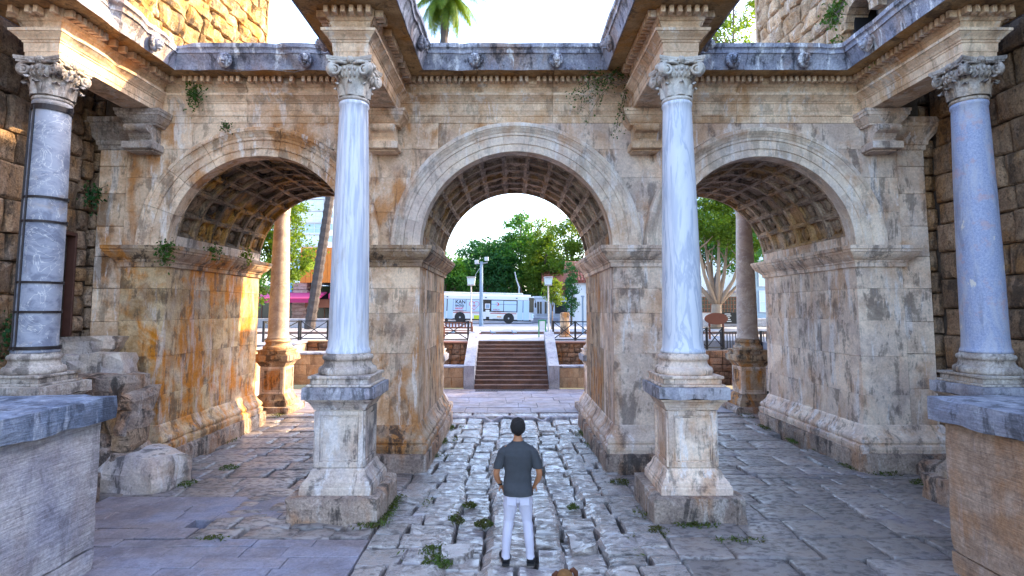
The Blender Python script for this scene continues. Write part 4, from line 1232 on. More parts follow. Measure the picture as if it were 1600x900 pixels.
for row in range(5):
    h = .34
    for k in range(5):
        x = -8.55 + k * .34 + rng.uniform(-.06, .06)
        boulder('rubble_stone', (x, 10.85 + rng.uniform(-.08, .08) - .05 * (4 - row), z + h / 2 + .02), (.46, .7, .40), 'plinth' if (row + k) % 3 else 'wall', 20 + row * 7 + k, rp)
    z += h
setp(boulder('boulder', (-6.85, 10.62, .22), (1.25, .8, .70), 'pedestal', 63, None, n=5, sj=.3), 'big pale broken boulder lying beside the left parapet', 'boulder')
setp(boulder('boulder', (-7.6, 9.75, .35), (.7, .6, .95), 'pedestal', 64, None, n=4, sj=.28), 'darker broken stone wedged between left parapet and pale boulder', 'boulder')
setp(boulder('boulder', (8.15, 11.1, .16), (.34, .4, .42), 'plinth', 65, None, n=3), 'small tan stone on the ground behind the right parapet', 'boulder')
setp(boulder('boulder', (-.75, 7.55, -.0), (.42, .34, .28), 'cobble', 66, None, n=3), 'loose rounded stone in the wheel rut left of the man', 'stone')
setp(boulder('boulder', (1.0, 7.9, -.0), (.36, .42, .26), 'cobble', 67, None, n=3), 'loose rounded stone in the wheel rut right of the man', 'stone')

# ================================================================== COURT BEHIND THE GATE
PZ = 1.92
m = MB(); m.add([(-600, 34, PZ), (600, 34, PZ), (600, 1500, PZ), (-600, 1500, PZ)], [(0, 1, 2, 3)]); m.build('plaza', 'plaza', kind='structure')
m = MB(); m.box(-60, 60, 26.75, 33.7, 1.0, 1.79); m.box(-60, -9.9, 23.6, 26.75, 1.0, 1.788); m.box(11.5, 60, 23.6, 26.75, 1.0, 1.788); m.build('terrace', 'plaza', kind='structure')
m = MB(); m.box(-60, 60, 33.705, 34.2, 1.0, PZ + .004, .01); m.build('kerb', 'step', kind='structure')
sc_ = empty('staircase', (0, 23.3, 0), label='wide brown stone staircase climbing to the plaza behind the gate', cat='stairs'); sc_.location = (0, 0, 0)
NS = 11
for k in range(NS):
    m = MB(); rz = 1.79 / NS; y0 = 23.3 + k * .31
    m.box(-1.56, 1.52, y0 + .03, y0 + .36, k * rz - .02, (k + 1) * rz - .05)
    m.box(-1.56, 1.52, y0, y0 + .34, (k + 1) * rz - .049, (k + 1) * rz, .008)
    m.build('step', 'step', sc_)
for s in (-1, 1):
    xa, xb = (-2.02, -1.575) if s < 0 else (1.535, 1.98)
    m = MB(); m.prism([(23.5, -.05), (26.95, -.05), (26.95, 2.2), (26.6, 2.2), (23.7, .93), (23.5, .93)], 0, xa, xb); m.build('cheek_wall', 'cheek', sc_)
def ashlar_wall(label, x0, x1, y, z0, z1, mat, course, ln, depth=.5, copemat=None, rough=False, name='retaining_wall'):
    w = empty(name, label=label, cat='wall')
    m = MB(); m.box(x0 + .01, x1 - .01, y + .08, y + depth, z0, z1 - .02); m.build('wall_core', 'mortar', w)
    n = max(1, round((z1 - z0) / course)); h = (z1 - z0) / n
    for k in range(n):
        xs = splits(x0, x1, ln, .25)
        for a, b in zip(xs[:-1], xs[1:]):
            m = MB()
            if rough: pillow(m, [(a + .006, z0 + k * h + .006), (b - .006, z0 + k * h + .006), (b - .006, z0 + k * h + h - .006), (a + .006, z0 + k * h + h - .006)], .12, lambda p, q, hh: (p, y - hh, q), 3, .03, .02, .02, rng.uniform(0, 60))
            else: m.box(a + .004, b - .004, y + rng.uniform(-.006, .006), y + .2, z0 + k * h + .003, z0 + k * h + h - .003, .01)
            m.build('stone_block', mat, w)
    if copemat:
        m = MB(); m.box(x0 - .02, x1 + .02, y - .06, y + depth + .05, z1, z1 + .07, .012); m.build('coping', copemat, w)
    return w
ashlar_wall('low tan block wall at the left foot of the brown stairs', -4.6, -2.04, 23.62, 0, .84, 'tan', .42, .6, .6, 'coping')
ashlar_wall('low tan block wall at the right foot of the brown stairs', 2.0, 4.6, 23.62, 0, .84, 'tan', .42, .6, .6, 'coping')
ashlar_wall('brown rubble bank behind the low wall left of the stairs', -5.2, -2.04, 25.6, .7, 1.72, 'rubble', .26, .34, .9, 'brownwood', True, 'rubble_bank')
ashlar_wall('brown rubble bank behind the low wall right of the stairs', 2.0, 5.2, 25.6, .7, 1.72, 'rubble', .22, .30, .9, 'brownwood', True, 'rubble_bank')
ashlar_wall('orange block retaining wall seen through the left arch', -9.6, -4.65, 24.6, 0, 1.30, 'tan', .42, .8, 1.2, 'coping')
ashlar_wall('dark brown rubble band above the orange retaining wall', -9.6, -5.25, 26.3, 1.25, 1.74, 'rubble', .25, .5, .5, 'tan', True, 'rubble_bank')
ashlar_wall('red rubble retaining wall seen through the right arch', 4.65, 9.9, 24.3, 0, 1.50, 'rubble', .3, .42, 1.2, None, True)
ashlar_wall('pale stone block wall behind the red rubble at right', 9.3, 12.4, 22.6, 0, 1.35, 'cheek', .45, .7, .8, None, True)
# pale receding wall behind the left rear column
w = empty('retaining_wall', label='pale block wall running back behind the far left column', cat='wall')
for k in range(3):
    ys = splits(19.0, 26.6, 1.0, .2)
    for a, b in zip(ys[:-1], ys[1:]):
        m = MB(); m.box(-9.95, -9.62, a + .004, b - .004, k * .57 + .003, k * .57 + .567, .012); m.build('stone_block', 'parapet_r' if rng.random() < .3 else 'cheek', w)
m = MB(); m.box(-10.0, -9.55, 18.9, 26.7, 1.715, 1.80, .015); m.build('coping', 'coping', w)

def railing(label, p0, p1, z, n, h=.92, x_brace=True, group='black railings round the plaza'):
    r = empty('railing', (*p0, z), label=label, cat='railing', group=group)
    A, B = Vector((0, 0)), Vector((p1[0] - p0[0], p1[1] - p0[1]))
    for k in range(n + 1):
        p = A.lerp(B, k / n); m = MB(); m.box(p.x - .045, p.x + .045, p.y - .045, p.y + .045, 0, h + .04, .006); m.build('post', 'rail', r)
    for zz in (h, .08):
        m = MB(); m.tube([(A.x, A.y, zz), (B.x, B.y, zz)], .035, 4); m.build('rail', 'rail', r)
    for k in range(n):
        a, b = A.lerp(B, k / n), A.lerp(B, (k + 1) / n)
        if x_brace:
            for u, v in ((.08, h), (h, .08)):
                m = MB(); m.tube([(a.x, a.y, u), (b.x, b.y, v)], .027, 4); m.build('brace', 'rail', r)
        else:
            for q in range(1, 7):
                p = a.lerp(b, q / 7); m = MB(); m.tube([(p.x, p.y, .08), (p.x, p.y, h)], .02, 4); m.build('baluster', 'rail', r)
    return r
railing('black cross-braced railing beside the far left column, corner panel', (-11.35, 25.6), (-10.3, 27.1), 1.79, 1)
railing('long black cross-braced railing in front of the restaurant terrace', (-10.3, 27.3), (-5.0, 27.3), 1.79, 4)
railing('black cross-braced railing in front of the wooden bench', (-4.9, 26.9), (-2.1, 26.9), 1.76, 2)
railing('black cross-braced railing right of the stairs by the broken column', (1.98, 26.9), (6.2, 26.9), 1.76, 4)
railing('black cross-braced railing in front of the oval brown sign', (7.6, 23.9), (9.2, 24.5), 1.55, 2)
railing('low black railing with upright bars behind the far right column', (9.4, 25.2), (13.5, 26.4), 1.45, 4, .8, False)

# bench, lamp posts, poles, stump
b = empty('park_bench', (-2.75, 28.2, 1.79), label='red-brown slatted wooden bench behind the railing left of the stairs', cat='bench')
for x in (-.72, .72):
    m = MB(); m.box(x - .04, x + .04, -.03, .05, 0, .86, .008); m.box(x - .04, x + .04, .42, .5, 0, .6, .008); m.box(x - .045, x + .045, -.02, .5, .58, .63, .008); m.build('leg', 'brownwood', b)
for k in range(3):
    m = MB(); m.box(-.70, .70, .06 + k * .13, .17 + k * .13, .40, .44, .006); m.build('seat_slat', 'brownwood', b)
for z0 in (.80, .52):
    m = MB(); m.box(-.679, .679, -.015, .03, z0, z0 + .08, .006); m.build('back_rail', 'brownwood', b)
for k in range(8):
    m = MB(); m.box(-.60 + k * .16, -.53 + k * .16, -.008, .02, .601, .799, .004); m.build('back_slat', 'brownwood', b)
def lamp_post(label, x, y, z, h):
    l = empty('lamp_post', (x, y, z), label=label, cat='lamp post', group='square-headed lamp posts')
    m = MB(); m.lathe([(.09, 0), (.09, .12), (.05, .16), (.042, h * .6), (.036, h)], 10); m.build('pole', 'steel', l)
    m = MB(); m.box(-.2, .2, -.2, .2, h + .0, h + .05, .01); m.box(-.235, .235, -.235, .235, h + .40, h + .45, .02); m.build('lantern_frame', 'steel', l)
    m = MB(); m.prism([(-.18, h + .051), (.18, h + .051), (.215, h + .399), (-.215, h + .399)], 1, -.18, .18); m.build('lantern_glass', 'lamp', l)
    return l
lamp_post('slim grey lamp post with square lantern beside the wooden bench', -2.16, 29.5, 1.79, 2.75)
lamp_post('slim grey lamp post with square lantern right of the stairs', 1.92, 29.5, 1.79, 2.75)
p = empty('floodlight_mast', (-2.48, 45, PZ), label='tall blue-grey mast with floodlights in front of the white bus', cat='mast')
m = MB(); m.lathe([(.17, 0), (.16, 1), (.12, 5.2)], 10); m.build('pole', 'bluepole', p)
for dx, dz in ((.42, 5.35), (-.38, 5.1)):
    m = MB(); m.box(dx - .16, dx + .16, -.2, .1, dz - .1, dz + .22, .03); m.build('floodlight', 'steel', p)
m = MB(); m.tube([(-.5, 0, 5.02), (.5, 0, 5.12)], .035, 5); m.tube([(-.1, 0, 4.7), (-.45, 0, 4.2), (-.5, 0, 3.9)], .02, 4); m.build('crossarm', 'steel', p)
m = MB(); m.tube([(.78, 60, PZ), (.78, 60, 5.6), (.5, 60, 6.4), (.3, 60, 7.3)], [.12, .09, .07, .05], 7)
setp(m.build('light_pole', 'steel'), 'thin pale bent pole in front of the dark trees above the bus', 'pole')
p = empty('column_stump', (2.85, 30.2, 1.79), label='broken old column stump standing behind the right railing', cat='column')
m = MB(); m.lathe([(.26, 0), (.25, .4), (.235, 1.1), (.24, 1.27), (.2, 1.32)], 18, wob=.03); m.build('shaft', 'reveal', p, True)
m = MB(); m.box(-.3, .3, -.3, .3, 0, .12, .02); m.build('base', 'reveal', p)
m = MB(); m.lathe([(.07, 0), (.07, 2.2), (.11, 2.22), (.11, 2.3)], 10); setp(m.build('bollard_post', 'bluepole', loc=(4.25, 33.5, 1.79)), 'plain teal-grey post right of the broken column stump', 'post')
c = empty('info_stand', (1.62, 30.0, 1.79), label='small green framed notice stand at the top right of the stairs', cat='notice stand')
for x in (-.18, .18):
    m = MB(); m.box(x - .03, x + .03, -.03, .03, 0, .92, .006); m.build('leg', 'green', c)
m = MB(); m.box(-.15, .15, -.02, .02, .40, .86, .006); m.build('panel', 'white', c); m = MB(); m.box(-.149, .149, -.03, .03, .861, .92, .006); m.build('top_bar', 'green', c)
# pigeons on the terrace edge
pg = None
for k, (x, y, lab) in enumerate(((-3.5, 33.1, 'pigeon nearest the bench on the plaza kerb'), (-1.9, 33.2, 'pigeon left of the stair axis on the plaza kerb'), (-1.15, 33.0, 'pigeon just left of the next one on the kerb'), (.1, 33.2, 'dark upright pigeon in the middle of the kerb'), (2.0, 33.1, 'pigeon below the lamp post right of the stairs'))):
    if pg is None:
        pg = empty('pigeon', (x, y, 1.79), label=lab, cat='pigeon', group='pigeons on the plaza edge')
        m = MB(); m.ell((0, 0, .13), (.13, .06, .065), 10, 6); m.ell((.13, 0, .22), (.04, .035, .04), 8, 5); m.tube([(.08, 0, .15), (.125, 0, .21)], [.05, .032], 7); m.tube([(-.1, 0, .12), (-.24, 0, .10)], [.04, .025], 5); m.tube([(.165, 0, .22), (.195, 0, .21)], [.012, .003], 5)
        m.build('body', 'bluepole', pg, True)
        for s in (-.025, .025):
            m = MB(); m.tube([(0, s, .09), (0.01, s, 0), (.04, s, .005)], .008, 4); m.build('leg', 'red', pg)
    else:
        c = copy_tree(pg); c.location = (x, y, 1.79); c.rotation_euler = (0, 0, k * 1.3); c['label'] = lab

# ================================================================== BUS
bus = empty('bus', (1.95, 52, PZ), label='white blood-donation bus with blue window panels parked across the plaza', cat='bus')
bus.rotation_euler = (0, R(1.3), R(-2))
K = 52.3 / 870
def bx(px): return (px - 831) * K
def bz(py): return (506.0 - py - (831 - 0) * 0) * K
BL = -9.6; BW = 2.4
m = MB()
prof = [(0.0, .35), (0.0, 2.25), (.03, 2.5), (.12, 2.62), (.3, 2.68), (BW - .3, 2.68), (BW - .12, 2.62), (BW, 2.4), (BW, .35)]
m.prism(prof, 0, BL, -.25); m.build('body', 'white', bus)
m = MB(); m.prism([(0.02, .32), (.02, .9), (.1, 1.0), (.12, 2.2), (.3, 2.5), (BW - .3, 2.5), (BW - .12, 2.2), (BW - .1, 1.0), (BW - .02, .9), (BW - .02, .32)], 0, -.249, .02); m.build('front_end', 'white', bus)
m = MB(); m.box(.021, .05, .2, BW - .2, 1.05, 2.4, .02); m.box(-.42, .03, -.012, .1, 1.05, 2.42, .01); m.build('windscreen', 'glass_dark', bus)
m = MB(); m.box(-.2, .05, -.03, .3, .5, .95, .04); m.build('headlight', 'glass_pale', bus)
m = MB(); m.box(BL + .3, -1.0, .25, BW - .25, 2.685, 2.82, .04); m.build('roof_unit', 'white', bus)
m = MB(); m.box(BL + .2, -.5, -.006, .02, 1.02, 2.16); m.build('window_band', 'glass_dark', bus)
for a, b_, z0, z1 in ((706.5, 726.5, 1.08, 2.12), (727, 751, 1.05, 2.12), (766, 784.5, 1.75, 2.08), (766, 784.5, 1.12, 1.72), (785.5, 805, 1.75, 2.06), (785.5, 805, 1.10, 1.72)):
    m = MB(); m.box(bx(a), bx(b_), -.016, .01, z0, z1, .004); m.build('window_panel', 'bus_panel', bus)
for a, b_ in ((688, 696), (697.5, 706), (806.5, 814.5), (815.5, 824.5)):
    m = MB(); m.box(bx(a), bx(b_), -.03, .01, .30, 2.14, .01); m.build('door_leaf', 'bus_panel', bus)
m = MB(); m.box(bx(756), bx(763.8), -.03, .0, 1.30, 1.78, .01); m.box(bx(757), bx(763), -.03, 0, .72, 1.2, .01); m.build('service_hatch', 'white', bus)
m = MB(); m.box(bx(757), bx(763), -.036, -.031, 1.36, 1.72); m.build('hatch_glass', 'glass_blue', bus)
for a, b_ in ((706.5, 753), (764.5, 805)):
    m = MB(); m.box(bx(a), bx(b_), -.006, .0, .86, .93); m.build('stripe', 'darkred', bus)
m = MB(); m.box(bx(739), bx(750), -.012, 0, .33, .68, .004); m.build('grille', 'avocado', bus).scale = (1, 1, 1)
m = MB(); m.box(bx(775), bx(782), -.008, 0, .52, .62); m.build('print_patch', 'orange', bus)
m = MB(); m.box(bx(758), bx(763), -.008, 0, .28, .56); m.build('vent', 'black', bus)
m = MB(); m.box(BL + .1, -.2, .05, BW - .05, .22, .35); m.build('underbody', 'black', bus)
for px in (717.3, 793.2):
    a = MB(); a.lathe([(.50, -.012), (.50, .03)], 24); a.xform(Matrix.Translation((bx(px), 0, .46)) @ Matrix.Rotation(R(90), 4, 'X')); a.build('wheel_arch', 'black', bus)
    for yy in (.12, BW - .12):
        w = MB(); w.lathe([(.26, -.13), (.40, -.13), (.45, -.08), (.45, .08), (.40, .13), (.26, .13)], 24); w.xform(Matrix.Translation((bx(px), yy, .45)) @ Matrix.Rotation(R(90), 4, 'X')); wo_ = w.build('wheel', 'rubber', bus)
        w = MB(); w.lathe([(.25, -.10), (.25, .135), (.20, .11), (.10, .12), (.07, .16), (.0, .16)], 18); w.xform(Matrix.Translation((bx(px), yy, .45)) @ Matrix.Rotation(R(90), 4, 'X')); w.build('rim', 'steel', wo_)
for px in (697, 757, 805):
    m = MB(); m.box(bx(px) - .08, bx(px) + .08, -.02, .01, 2.30, 2.38, .01); m.build('marker_lamp', 'black', bus)
m = MB(); m.tube([(-.1, 0, 2.3), (.15, -.25, 2.25), (.2, -.3, 1.9)], .03, 5); m.box(.12, .28, -.42, -.2, 1.5, 1.95, .03); m.build('mirror', 'black', bus)
text_obj('KAN', .46, 'black', bus, (bx(709.5), -.02, 1.74), bold=.012)
text_obj('BAĞIŞI', .27, 'black', bus, (bx(709.6), -.02, 1.45), bold=.008)
text_obj('HAYAT', .24, 'red', bus, (bx(709.6), -.02, 1.20), bold=.008)
text_obj('KURTARIR', .165, 'darkred', bus, (bx(709.5), -.02, .98), bold=.004)
text_obj('KIZILAY', .17, 'darkred', bus, (bx(769), -.02, 1.18), bold=.004)
text_obj('KAN MERKEZİ', .12, 'darkred', bus, (bx(768.5), -.02, .98))
text_obj('HER KAN BİR CAN', .12, 'black', bus, (bx(768.5), -.02, .34))
m = MB()                                            # heart of drops on the panel, crescent on the window
hp = []
for k in range(33):
    t = 2 * math.pi * k / 32; hp.append((bx(739) + .034 * 16 * math.sin(t) ** 3 * .85, -.022, 1.62 + .034 * (13 * math.cos(t) - 5 * math.cos(2 * t) - 2 * math.cos(3 * t) - math.cos(4 * t)) * .85))
m.tube(hp, .022, 4); m.tube([(bx(739), -.022, 1.9), (bx(739), -.022, 1.4)], .03, 4); m.tube([(bx(736), -.022, 1.55), (bx(742), -.022, 1.55)], .03, 4); m.build('heart_logo', 'red', bus)
m = MB(); cr = []
for k in range(17):
    a = R(40 + 280 * k / 16); cr.append((.17 * math.cos(a), .17 * math.sin(a)))
for k in range(17):
    a = R(320 - 280 * k / 16); cr.append((.05 + .125 * math.cos(a), .125 * math.sin(a)))
cr = [(-x, z) for x, z in cr]
m.prism([(bx(775) + x, 1.74 + z) for x, z in cr], 1, -.024, -.018); m.build('crescent_logo', 'red', bus)

# ================================================================== BUILDINGS BEHIND
def window(parent, x0, x1, y, z0, z1, mat='glass_pale', nx=1, nz_=1, frame='white', d=.06):
    f = MB(); t = .06 if x1 - x0 < 3 else .1
    f.box(x0, x1, y - d, y + .02, z0, z0 + t); f.box(x0, x1, y - d, y + .02, z1 - t, z1); f.box(x0, x0 + t, y - d, y + .02, z0 + t, z1 - t); f.box(x1 - t, x1, y - d, y + .02, z0 + t, z1 - t)
    for k in range(1, nx): x = x0 + (x1 - x0) * k / nx; f.box(x - t * .4, x + t * .4, y - d, y + .02, z0 + t, z1 - t)
    for k in range(1, nz_): z = z0 + (z1 - z0) * k / nz_; f.box(x0 + t, x1 - t, y - d * .9, y + .02, z - t * .4, z + t * .4)
    o = f.build('window', frame, parent)
    p = MB(); p.box(x0 + t * .5, x1 - t * .5, y - d * .4, y + .01, z0 + t * .5, z1 - t * .5); p.build('pane', mat, o)
    return o
# apartment tower seen through the left arch
B = empty('apartment_tower', (-52, 140, PZ), label='tall white and pale blue glass apartment tower seen through the left arch', cat='building'); B.location = (0, 0, 0)
m = MB(); m.box(-62, -47.4, 141, 156, PZ, 50); m.build('wall', 'offwhite', B)
m = MB(); m.box(-47.35, -40, 139.5, 156, PZ, 48); m.build('wall', 'white', B)
for k in range(14):
    z = PZ + 2.4 + k * 3.05
    window(B, -54.8, -48.2, 140.95, z, z + 2.5, 'glass_pale' if k % 3 else 'glass_blue', 3, 2, 'white', .25)
    m = MB(); m.box(-55.4, -47.5, 140.2, 140.94, z - .45, z - .15, .03); m.build('floor_band', 'offwhite', B)
    window(B, -46.6, -45.2, 139.45, z + .6, z + 2.2, 'glass_blue', 1, 1, 'offwhite', .2)
    if k % 2: window(B, -43.4, -42.2, 139.45, z + .6, z + 2.2, 'glass_blue', 1, 1, 'offwhite', .2)
m = MB(); m.box(-45, -44.1, 138.6, 139.45, 37.5, 38.3, .05); m.build('air_conditioner', 'steel', B)
m = MB(); m.box(-57.6, -55.5, 139.8, 141, PZ, 50); m.build('stair_shaft', 'glass_blue', B)
# restaurant
B = empty('restaurant', label='low restaurant with orange wooden upper storey, stone pillars and magenta awning', cat='building')
m = MB(); m.box(-26, -9, 48.6, 56, PZ, 5.3); m.build('wall', 'glass_dark', B)
m = MB(); m.box(-17.85, -10, 47.0, 55, 5.55, 8.45); m.build('upper_storey', 'brownwood', B)
for k in range(17):
    x = -17.9 + k * .46
    if -14.9 < x < -13.3:
        for z0, z1 in ((5.5, 6.0), (8.0, 8.5)):
            m = MB(); m.box(x + .01, x + .45, 46.9, 46.99, z0, z1, .012); m.build('cladding_board', 'orange_wood', B)
        continue
    m = MB(); m.box(x + .01, x + .45, 46.9 + rng.uniform(-.01, .01), 46.99, 5.5, 8.5, .012); m.build('cladding_board', 'orange_wood', B)
window(B, -14.92, -13.02, 46.93, 6.0, 8.0, 'glass_dark', 1, 1, 'black', .1)
m = MB(); m.box(-14.8, -13.2, 46.88, 46.9, 6.85, 7.9); m.build('blind', 'glass_pale', B)
m = MB(); m.box(-17.6, -16.3, 46.75, 46.85, 6.6, 7.3, .02); bd = m.build('sign_board', 'avocado', B)
text_obj('END 6', .36, 'black', bd, (-17.5, 46.74, 6.8))
m = MB(); m.box(-14.6, -13.2, 46.7, 46.8, 4.5, 5.3, .02); bd = m.build('sign_board', 'black', B)
text_obj('Om', .6, 'green', bd, (-14.4, 46.69, 4.7))
for x0, x1 in ((-18.6, -17.4), (-13.0, -11.9), (-23.8, -22.8)):
    for k in range(12):
        m = MB(); m.box(x0 + rng.uniform(-.03, .03), x1 + rng.uniform(-.03, .03), 47.2, 48.4, PZ + k * .30 + .006, PZ + k * .30 + .294, .03, .01); m.build('pillar_stone', 'brickwall', B)
def awning(x0, x1, y0, y1, z0, z1, mat):
    m = MB(); m.prism([(y1, z1), (y1, z1 - .1), (y0, z0 - .35), (y0 - .03, z0 - .35), (y0 - .03, z0)], 0, x0, x1); return m.build('awning', mat, B)
awning(-21.8, -15.8, 44.6, 47.6, 4.15, 4.75, 'magenta'); awning(-15.2, -13.1, 46.2, 47.1, 6.5 - 2.0, 4.95, 'magenta'); awning(-13.0, -11.2, 46.0, 46.9, 5.45, 5.9, 'red')
m = MB(); m.box(-20.2, -18.62, 47.0, 47.1, 4.7, 6.1, .02); bd = m.build('poster', 'skyprint', B)
m = MB(); m.prism([(-20.1, 4.8), (-19.4, 4.75), (-18.7, 5.5), (-18.7, 6.0), (-19.3, 5.85)], 1, 46.985, 46.998); m.build('printed_fruit', 'avocado', bd)
m = MB(); m.prism([(-19.75 + .22 * math.cos(k * .5236), 5.1 + .22 * math.sin(k * .5236)) for k in range(12)], 1, 46.972, 46.984); m.prism([(-19.05 + .22 * math.cos(k * .5236), 5.55 + .22 * math.sin(k * .5236)) for k in range(12)], 1, 46.972, 46.984); m.build('printed_fruit', 'orange', bd)
m = MB(); m.box(-17.3, -13.05, 46.6, 47.4, 3.4, 4.1, .02); m.build('fascia_board', 'brownwood', B)
for x0, x1 in ((-22.7, -20.7), (-20.5, -18.7), (-17.2, -15.3), (-15.1, -13.1)):
    window(B, x0, x1, 48.5, PZ + .3, 4.1, 'glass_dark', 2, 1, 'brownwood', .1)
m = MB(); m.box(-30, -4.9, 40.2, 40.6, PZ, 2.62, .03); setp(m.build('terrace_wall', 'cheek'), 'long low pale terrace wall in front of the restaurant', 'wall')
# white walled precinct right of the bus
B = empty('white_wall', label='low white wall with dark windows right of the bus front', cat='wall')
m = MB(); m.box(2.2, 9.4, 57, 57.4, PZ, 4.35, .0); m.build('wall', 'offwhite', B)
m = MB(); m.box(2.1, 9.5, 56.9, 57.5, 4.352, 4.6, .03); m.build('wall_cap', 'offwhite', B)
for x0, x1 in ((2.5, 3.1), (3.25, 3.9), (4.3, 5.7), (6.0, 7.3), (7.7, 9.0)):
    window(B, x0, x1, 56.99, 2.75, 4.1, 'glass_dark', 2 if x0 < 4 else 1, 1, 'offwhite', .12)
m = MB(); m.box(2.0, 9.4, 55.9, 56.8, PZ, 2.45, .04); m.build('plinth_ledge', 'cheek', B)
B = empty('white_pavilion', label='white pavilion with arched doorway and red tiled roof right of the plaza', cat='building')
px0, px1 = 5.75, 11.0
m = MB()
arc = [(7.95 + .85 * math.cos(R(180 - 15 * k)), 3.75 + .75 * math.sin(R(180 - 15 * k))) for k in range(13)]
m.prism([(px0, PZ), (7.10, PZ)] + arc + [(8.8, PZ), (px1, PZ), (px1, 5.75), (px0, 5.75)], 1, 52.6, 53.0)
m.box(px0, px0 + .3, 53.01, 58, PZ, 5.75); m.build('wall', 'white', B)
m = MB(); m.box(px0 - .12, px1, 52.45, 53.1, 5.752, 5.95, .03); m.build('cornice', 'white', B)
m = MB(); m.box(7.0, 8.9, 52.54, 52.59, 4.75, 5.45, .02); m.build('carved_panel', 'cheek', B)
m = MB(); m.box(7.05, 8.85, 53.05, 53.1, PZ, 4.6); dr = m.build('door', 'glass_dark', B)
for k in range(5):
    g = MB(); g.box(7.2 + k * .36, 7.23 + k * .36, 53.0, 53.04, PZ, 4.5); g.build('door_bar', 'steel', dr)
for r_ in range(7):
    for k in range(18):
        m = MB(); z = 5.9 + r_ * .27; y = 52.3 + r_ * .42; m.tube([(px0 - .35 + k * .31, y, z), (px0 - .35 + k * .31, y + .5, z + .30)], [.16, .14], 6); m.build('roof_tile', 'tile', B)
m = MB(); m.prism([(52.3, 5.75), (56, 8.1), (59, 5.75)], 0, px0 - .4, px1); m.build('roof', 'tile', B)
B = empty('tiled_house', label='small red roofed house half hidden behind the trees', cat='building')
m = MB(); m.box(3.8, 9.6, 63, 68, PZ, 6.2); m.build('wall', 'brownwood', B)
window(B, 4.6, 5.4, 62.98, 4.4, 5.6, 'glass_pale'); window(B, 6.2, 7.0, 62.98, 4.4, 5.6, 'glass_pale')
m = MB(); m.prism([(62.3, 6.1), (65.5, 8.3), (68.7, 6.1)], 0, 3.4, 10.0); m.build('roof', 'tile', B)
# right-hand buildings
B = empty('apartment_block', label='white apartment block with rows of windows seen through the right arch', cat='building')
m = MB(); m.box(31, 47, 85, 97, PZ, 21); m.build('wall', 'white', B)
for k in range(6):
    for q in range(5): window(B, 32 + q * 3, 33.6 + q * 3, 84.98, 4.6 + k * 2.8, 6.2 + k * 2.8, 'glass_pale', 2, 1, 'offwhite', .15)
    m = MB(); m.box(30.9, 47.1, 84.75, 84.97, 7.0 + k * 2.8 - 2.9, 7.2 + k * 2.8 - 2.9, .02); m.build('floor_band', 'offwhite', B)
B = empty('glass_office', label='blue glass office block behind the far right column', cat='building')
m = MB(); m.box(22.8, 34, 52, 74, PZ, 21); m.build('wall', 'glass_blue', B)
for k in range(7):
    for q in range(3): window(B, 23.0 + q * 1.75, 24.6 + q * 1.75, 51.98, 3.0 + k * 2.4, 5.0 + k * 2.4, 'glass_pale', 2, 2, 'white', .12)
B = empty('kiosk', label='small white kiosk with a barred window behind the oval sign', cat='building')
m = MB(); m.box(15.0, 19.2, 46, 49, PZ, 4.6); m.build('wall', 'offwhite', B); m = MB(); m.box(14.8, 19.4, 45.6, 49.2, 4.602, 4.85, .03); m.build('roof', 'cheek', B)
window(B, 17.2, 18.7, 45.98, 3.0, 4.3, 'glass_dark', 6, 4, 'brownwood', .08); window(B, 15.3, 16.6, 45.98, 3.0, 4.3, 'glass_dark', 5, 4, 'brownwood', .08)
m = MB(); m.box(12.4, 24, 43.4, 44, PZ, 2.55, .04); setp(m.build('low_wall', 'cheek'), 'low grey stone wall in front of the kiosk', 'wall')
b = empty('notice_board', (16.6, 42.9, PZ), label='black notice board with white print behind the oval sign', cat='sign')
m = MB(); m.box(-.75, .75, -.04, .04, .25, 1.15, .02); m.build('board', 'black', b)
m = MB(); m.box(-.72, -.66, -.03, .03, 0, .249); m.build('leg', 'black', b); m = MB(); m.box(.66, .72, -.03, .03, 0, .249); m.build('leg', 'black', b)
m = MB()
for k in range(5): m.box(-.30 + .05 * (k % 2), .2 - .06 * (k % 3), -.046, -.041, .40 + k * .14, .46 + k * .14)
m.build('print', 'white', b)
# oval sign on two posts
s = empty('oval_sign', (10.15, 27.8, 1.79), label='oval dark red-brown sign on two brown posts seen through the right arch', cat='sign')
m = MB(); m.prism([(.58 * math.cos(R(10 * k)), 1.02 + .29 * math.sin(R(10 * k))) for k in range(36)], 1, -.04, .04); m.build('sign_panel', 'sign_brown', s)
for x in (-.32, .36):
    m = MB(); m.box(x - .045, x + .045, .041, .12, -.35, 1.2, .008); m.build('post', 'sign_brown', s)
t = empty('traffic_light', (14.55, 39.5, PZ), label='traffic light with red lamp beside the branching tree', cat='traffic light')
m = MB(); m.lathe([(.07, 0), (.06, 3.6)], 8); m.build('pole', 'steel', t); m = MB(); m.box(-.16, .16, -.2, .1, 2.7, 3.6, .03); m.build('housing', 'black', t)
m = MB(); m.ell((0, -.2, 3.4), (.1, .05, .1), 8, 6); m.build('red_lamp', 'red', t)
m = MB(); m.lathe([(.06, 0), (.05, 3.5)], 8); setp(m.build('street_pole', 'bluepole', loc=(12.2, 36.0, PZ)), 'thin blue-grey street pole left of the oval sign', 'pole')
m = MB(); m.lathe([(.09, 0), (.08, 4.4)], 8); setp(m.build('street_pole', 'lamp', loc=(14.9, 36.5, PZ)), 'pale thick pole right of the oval sign', 'pole')

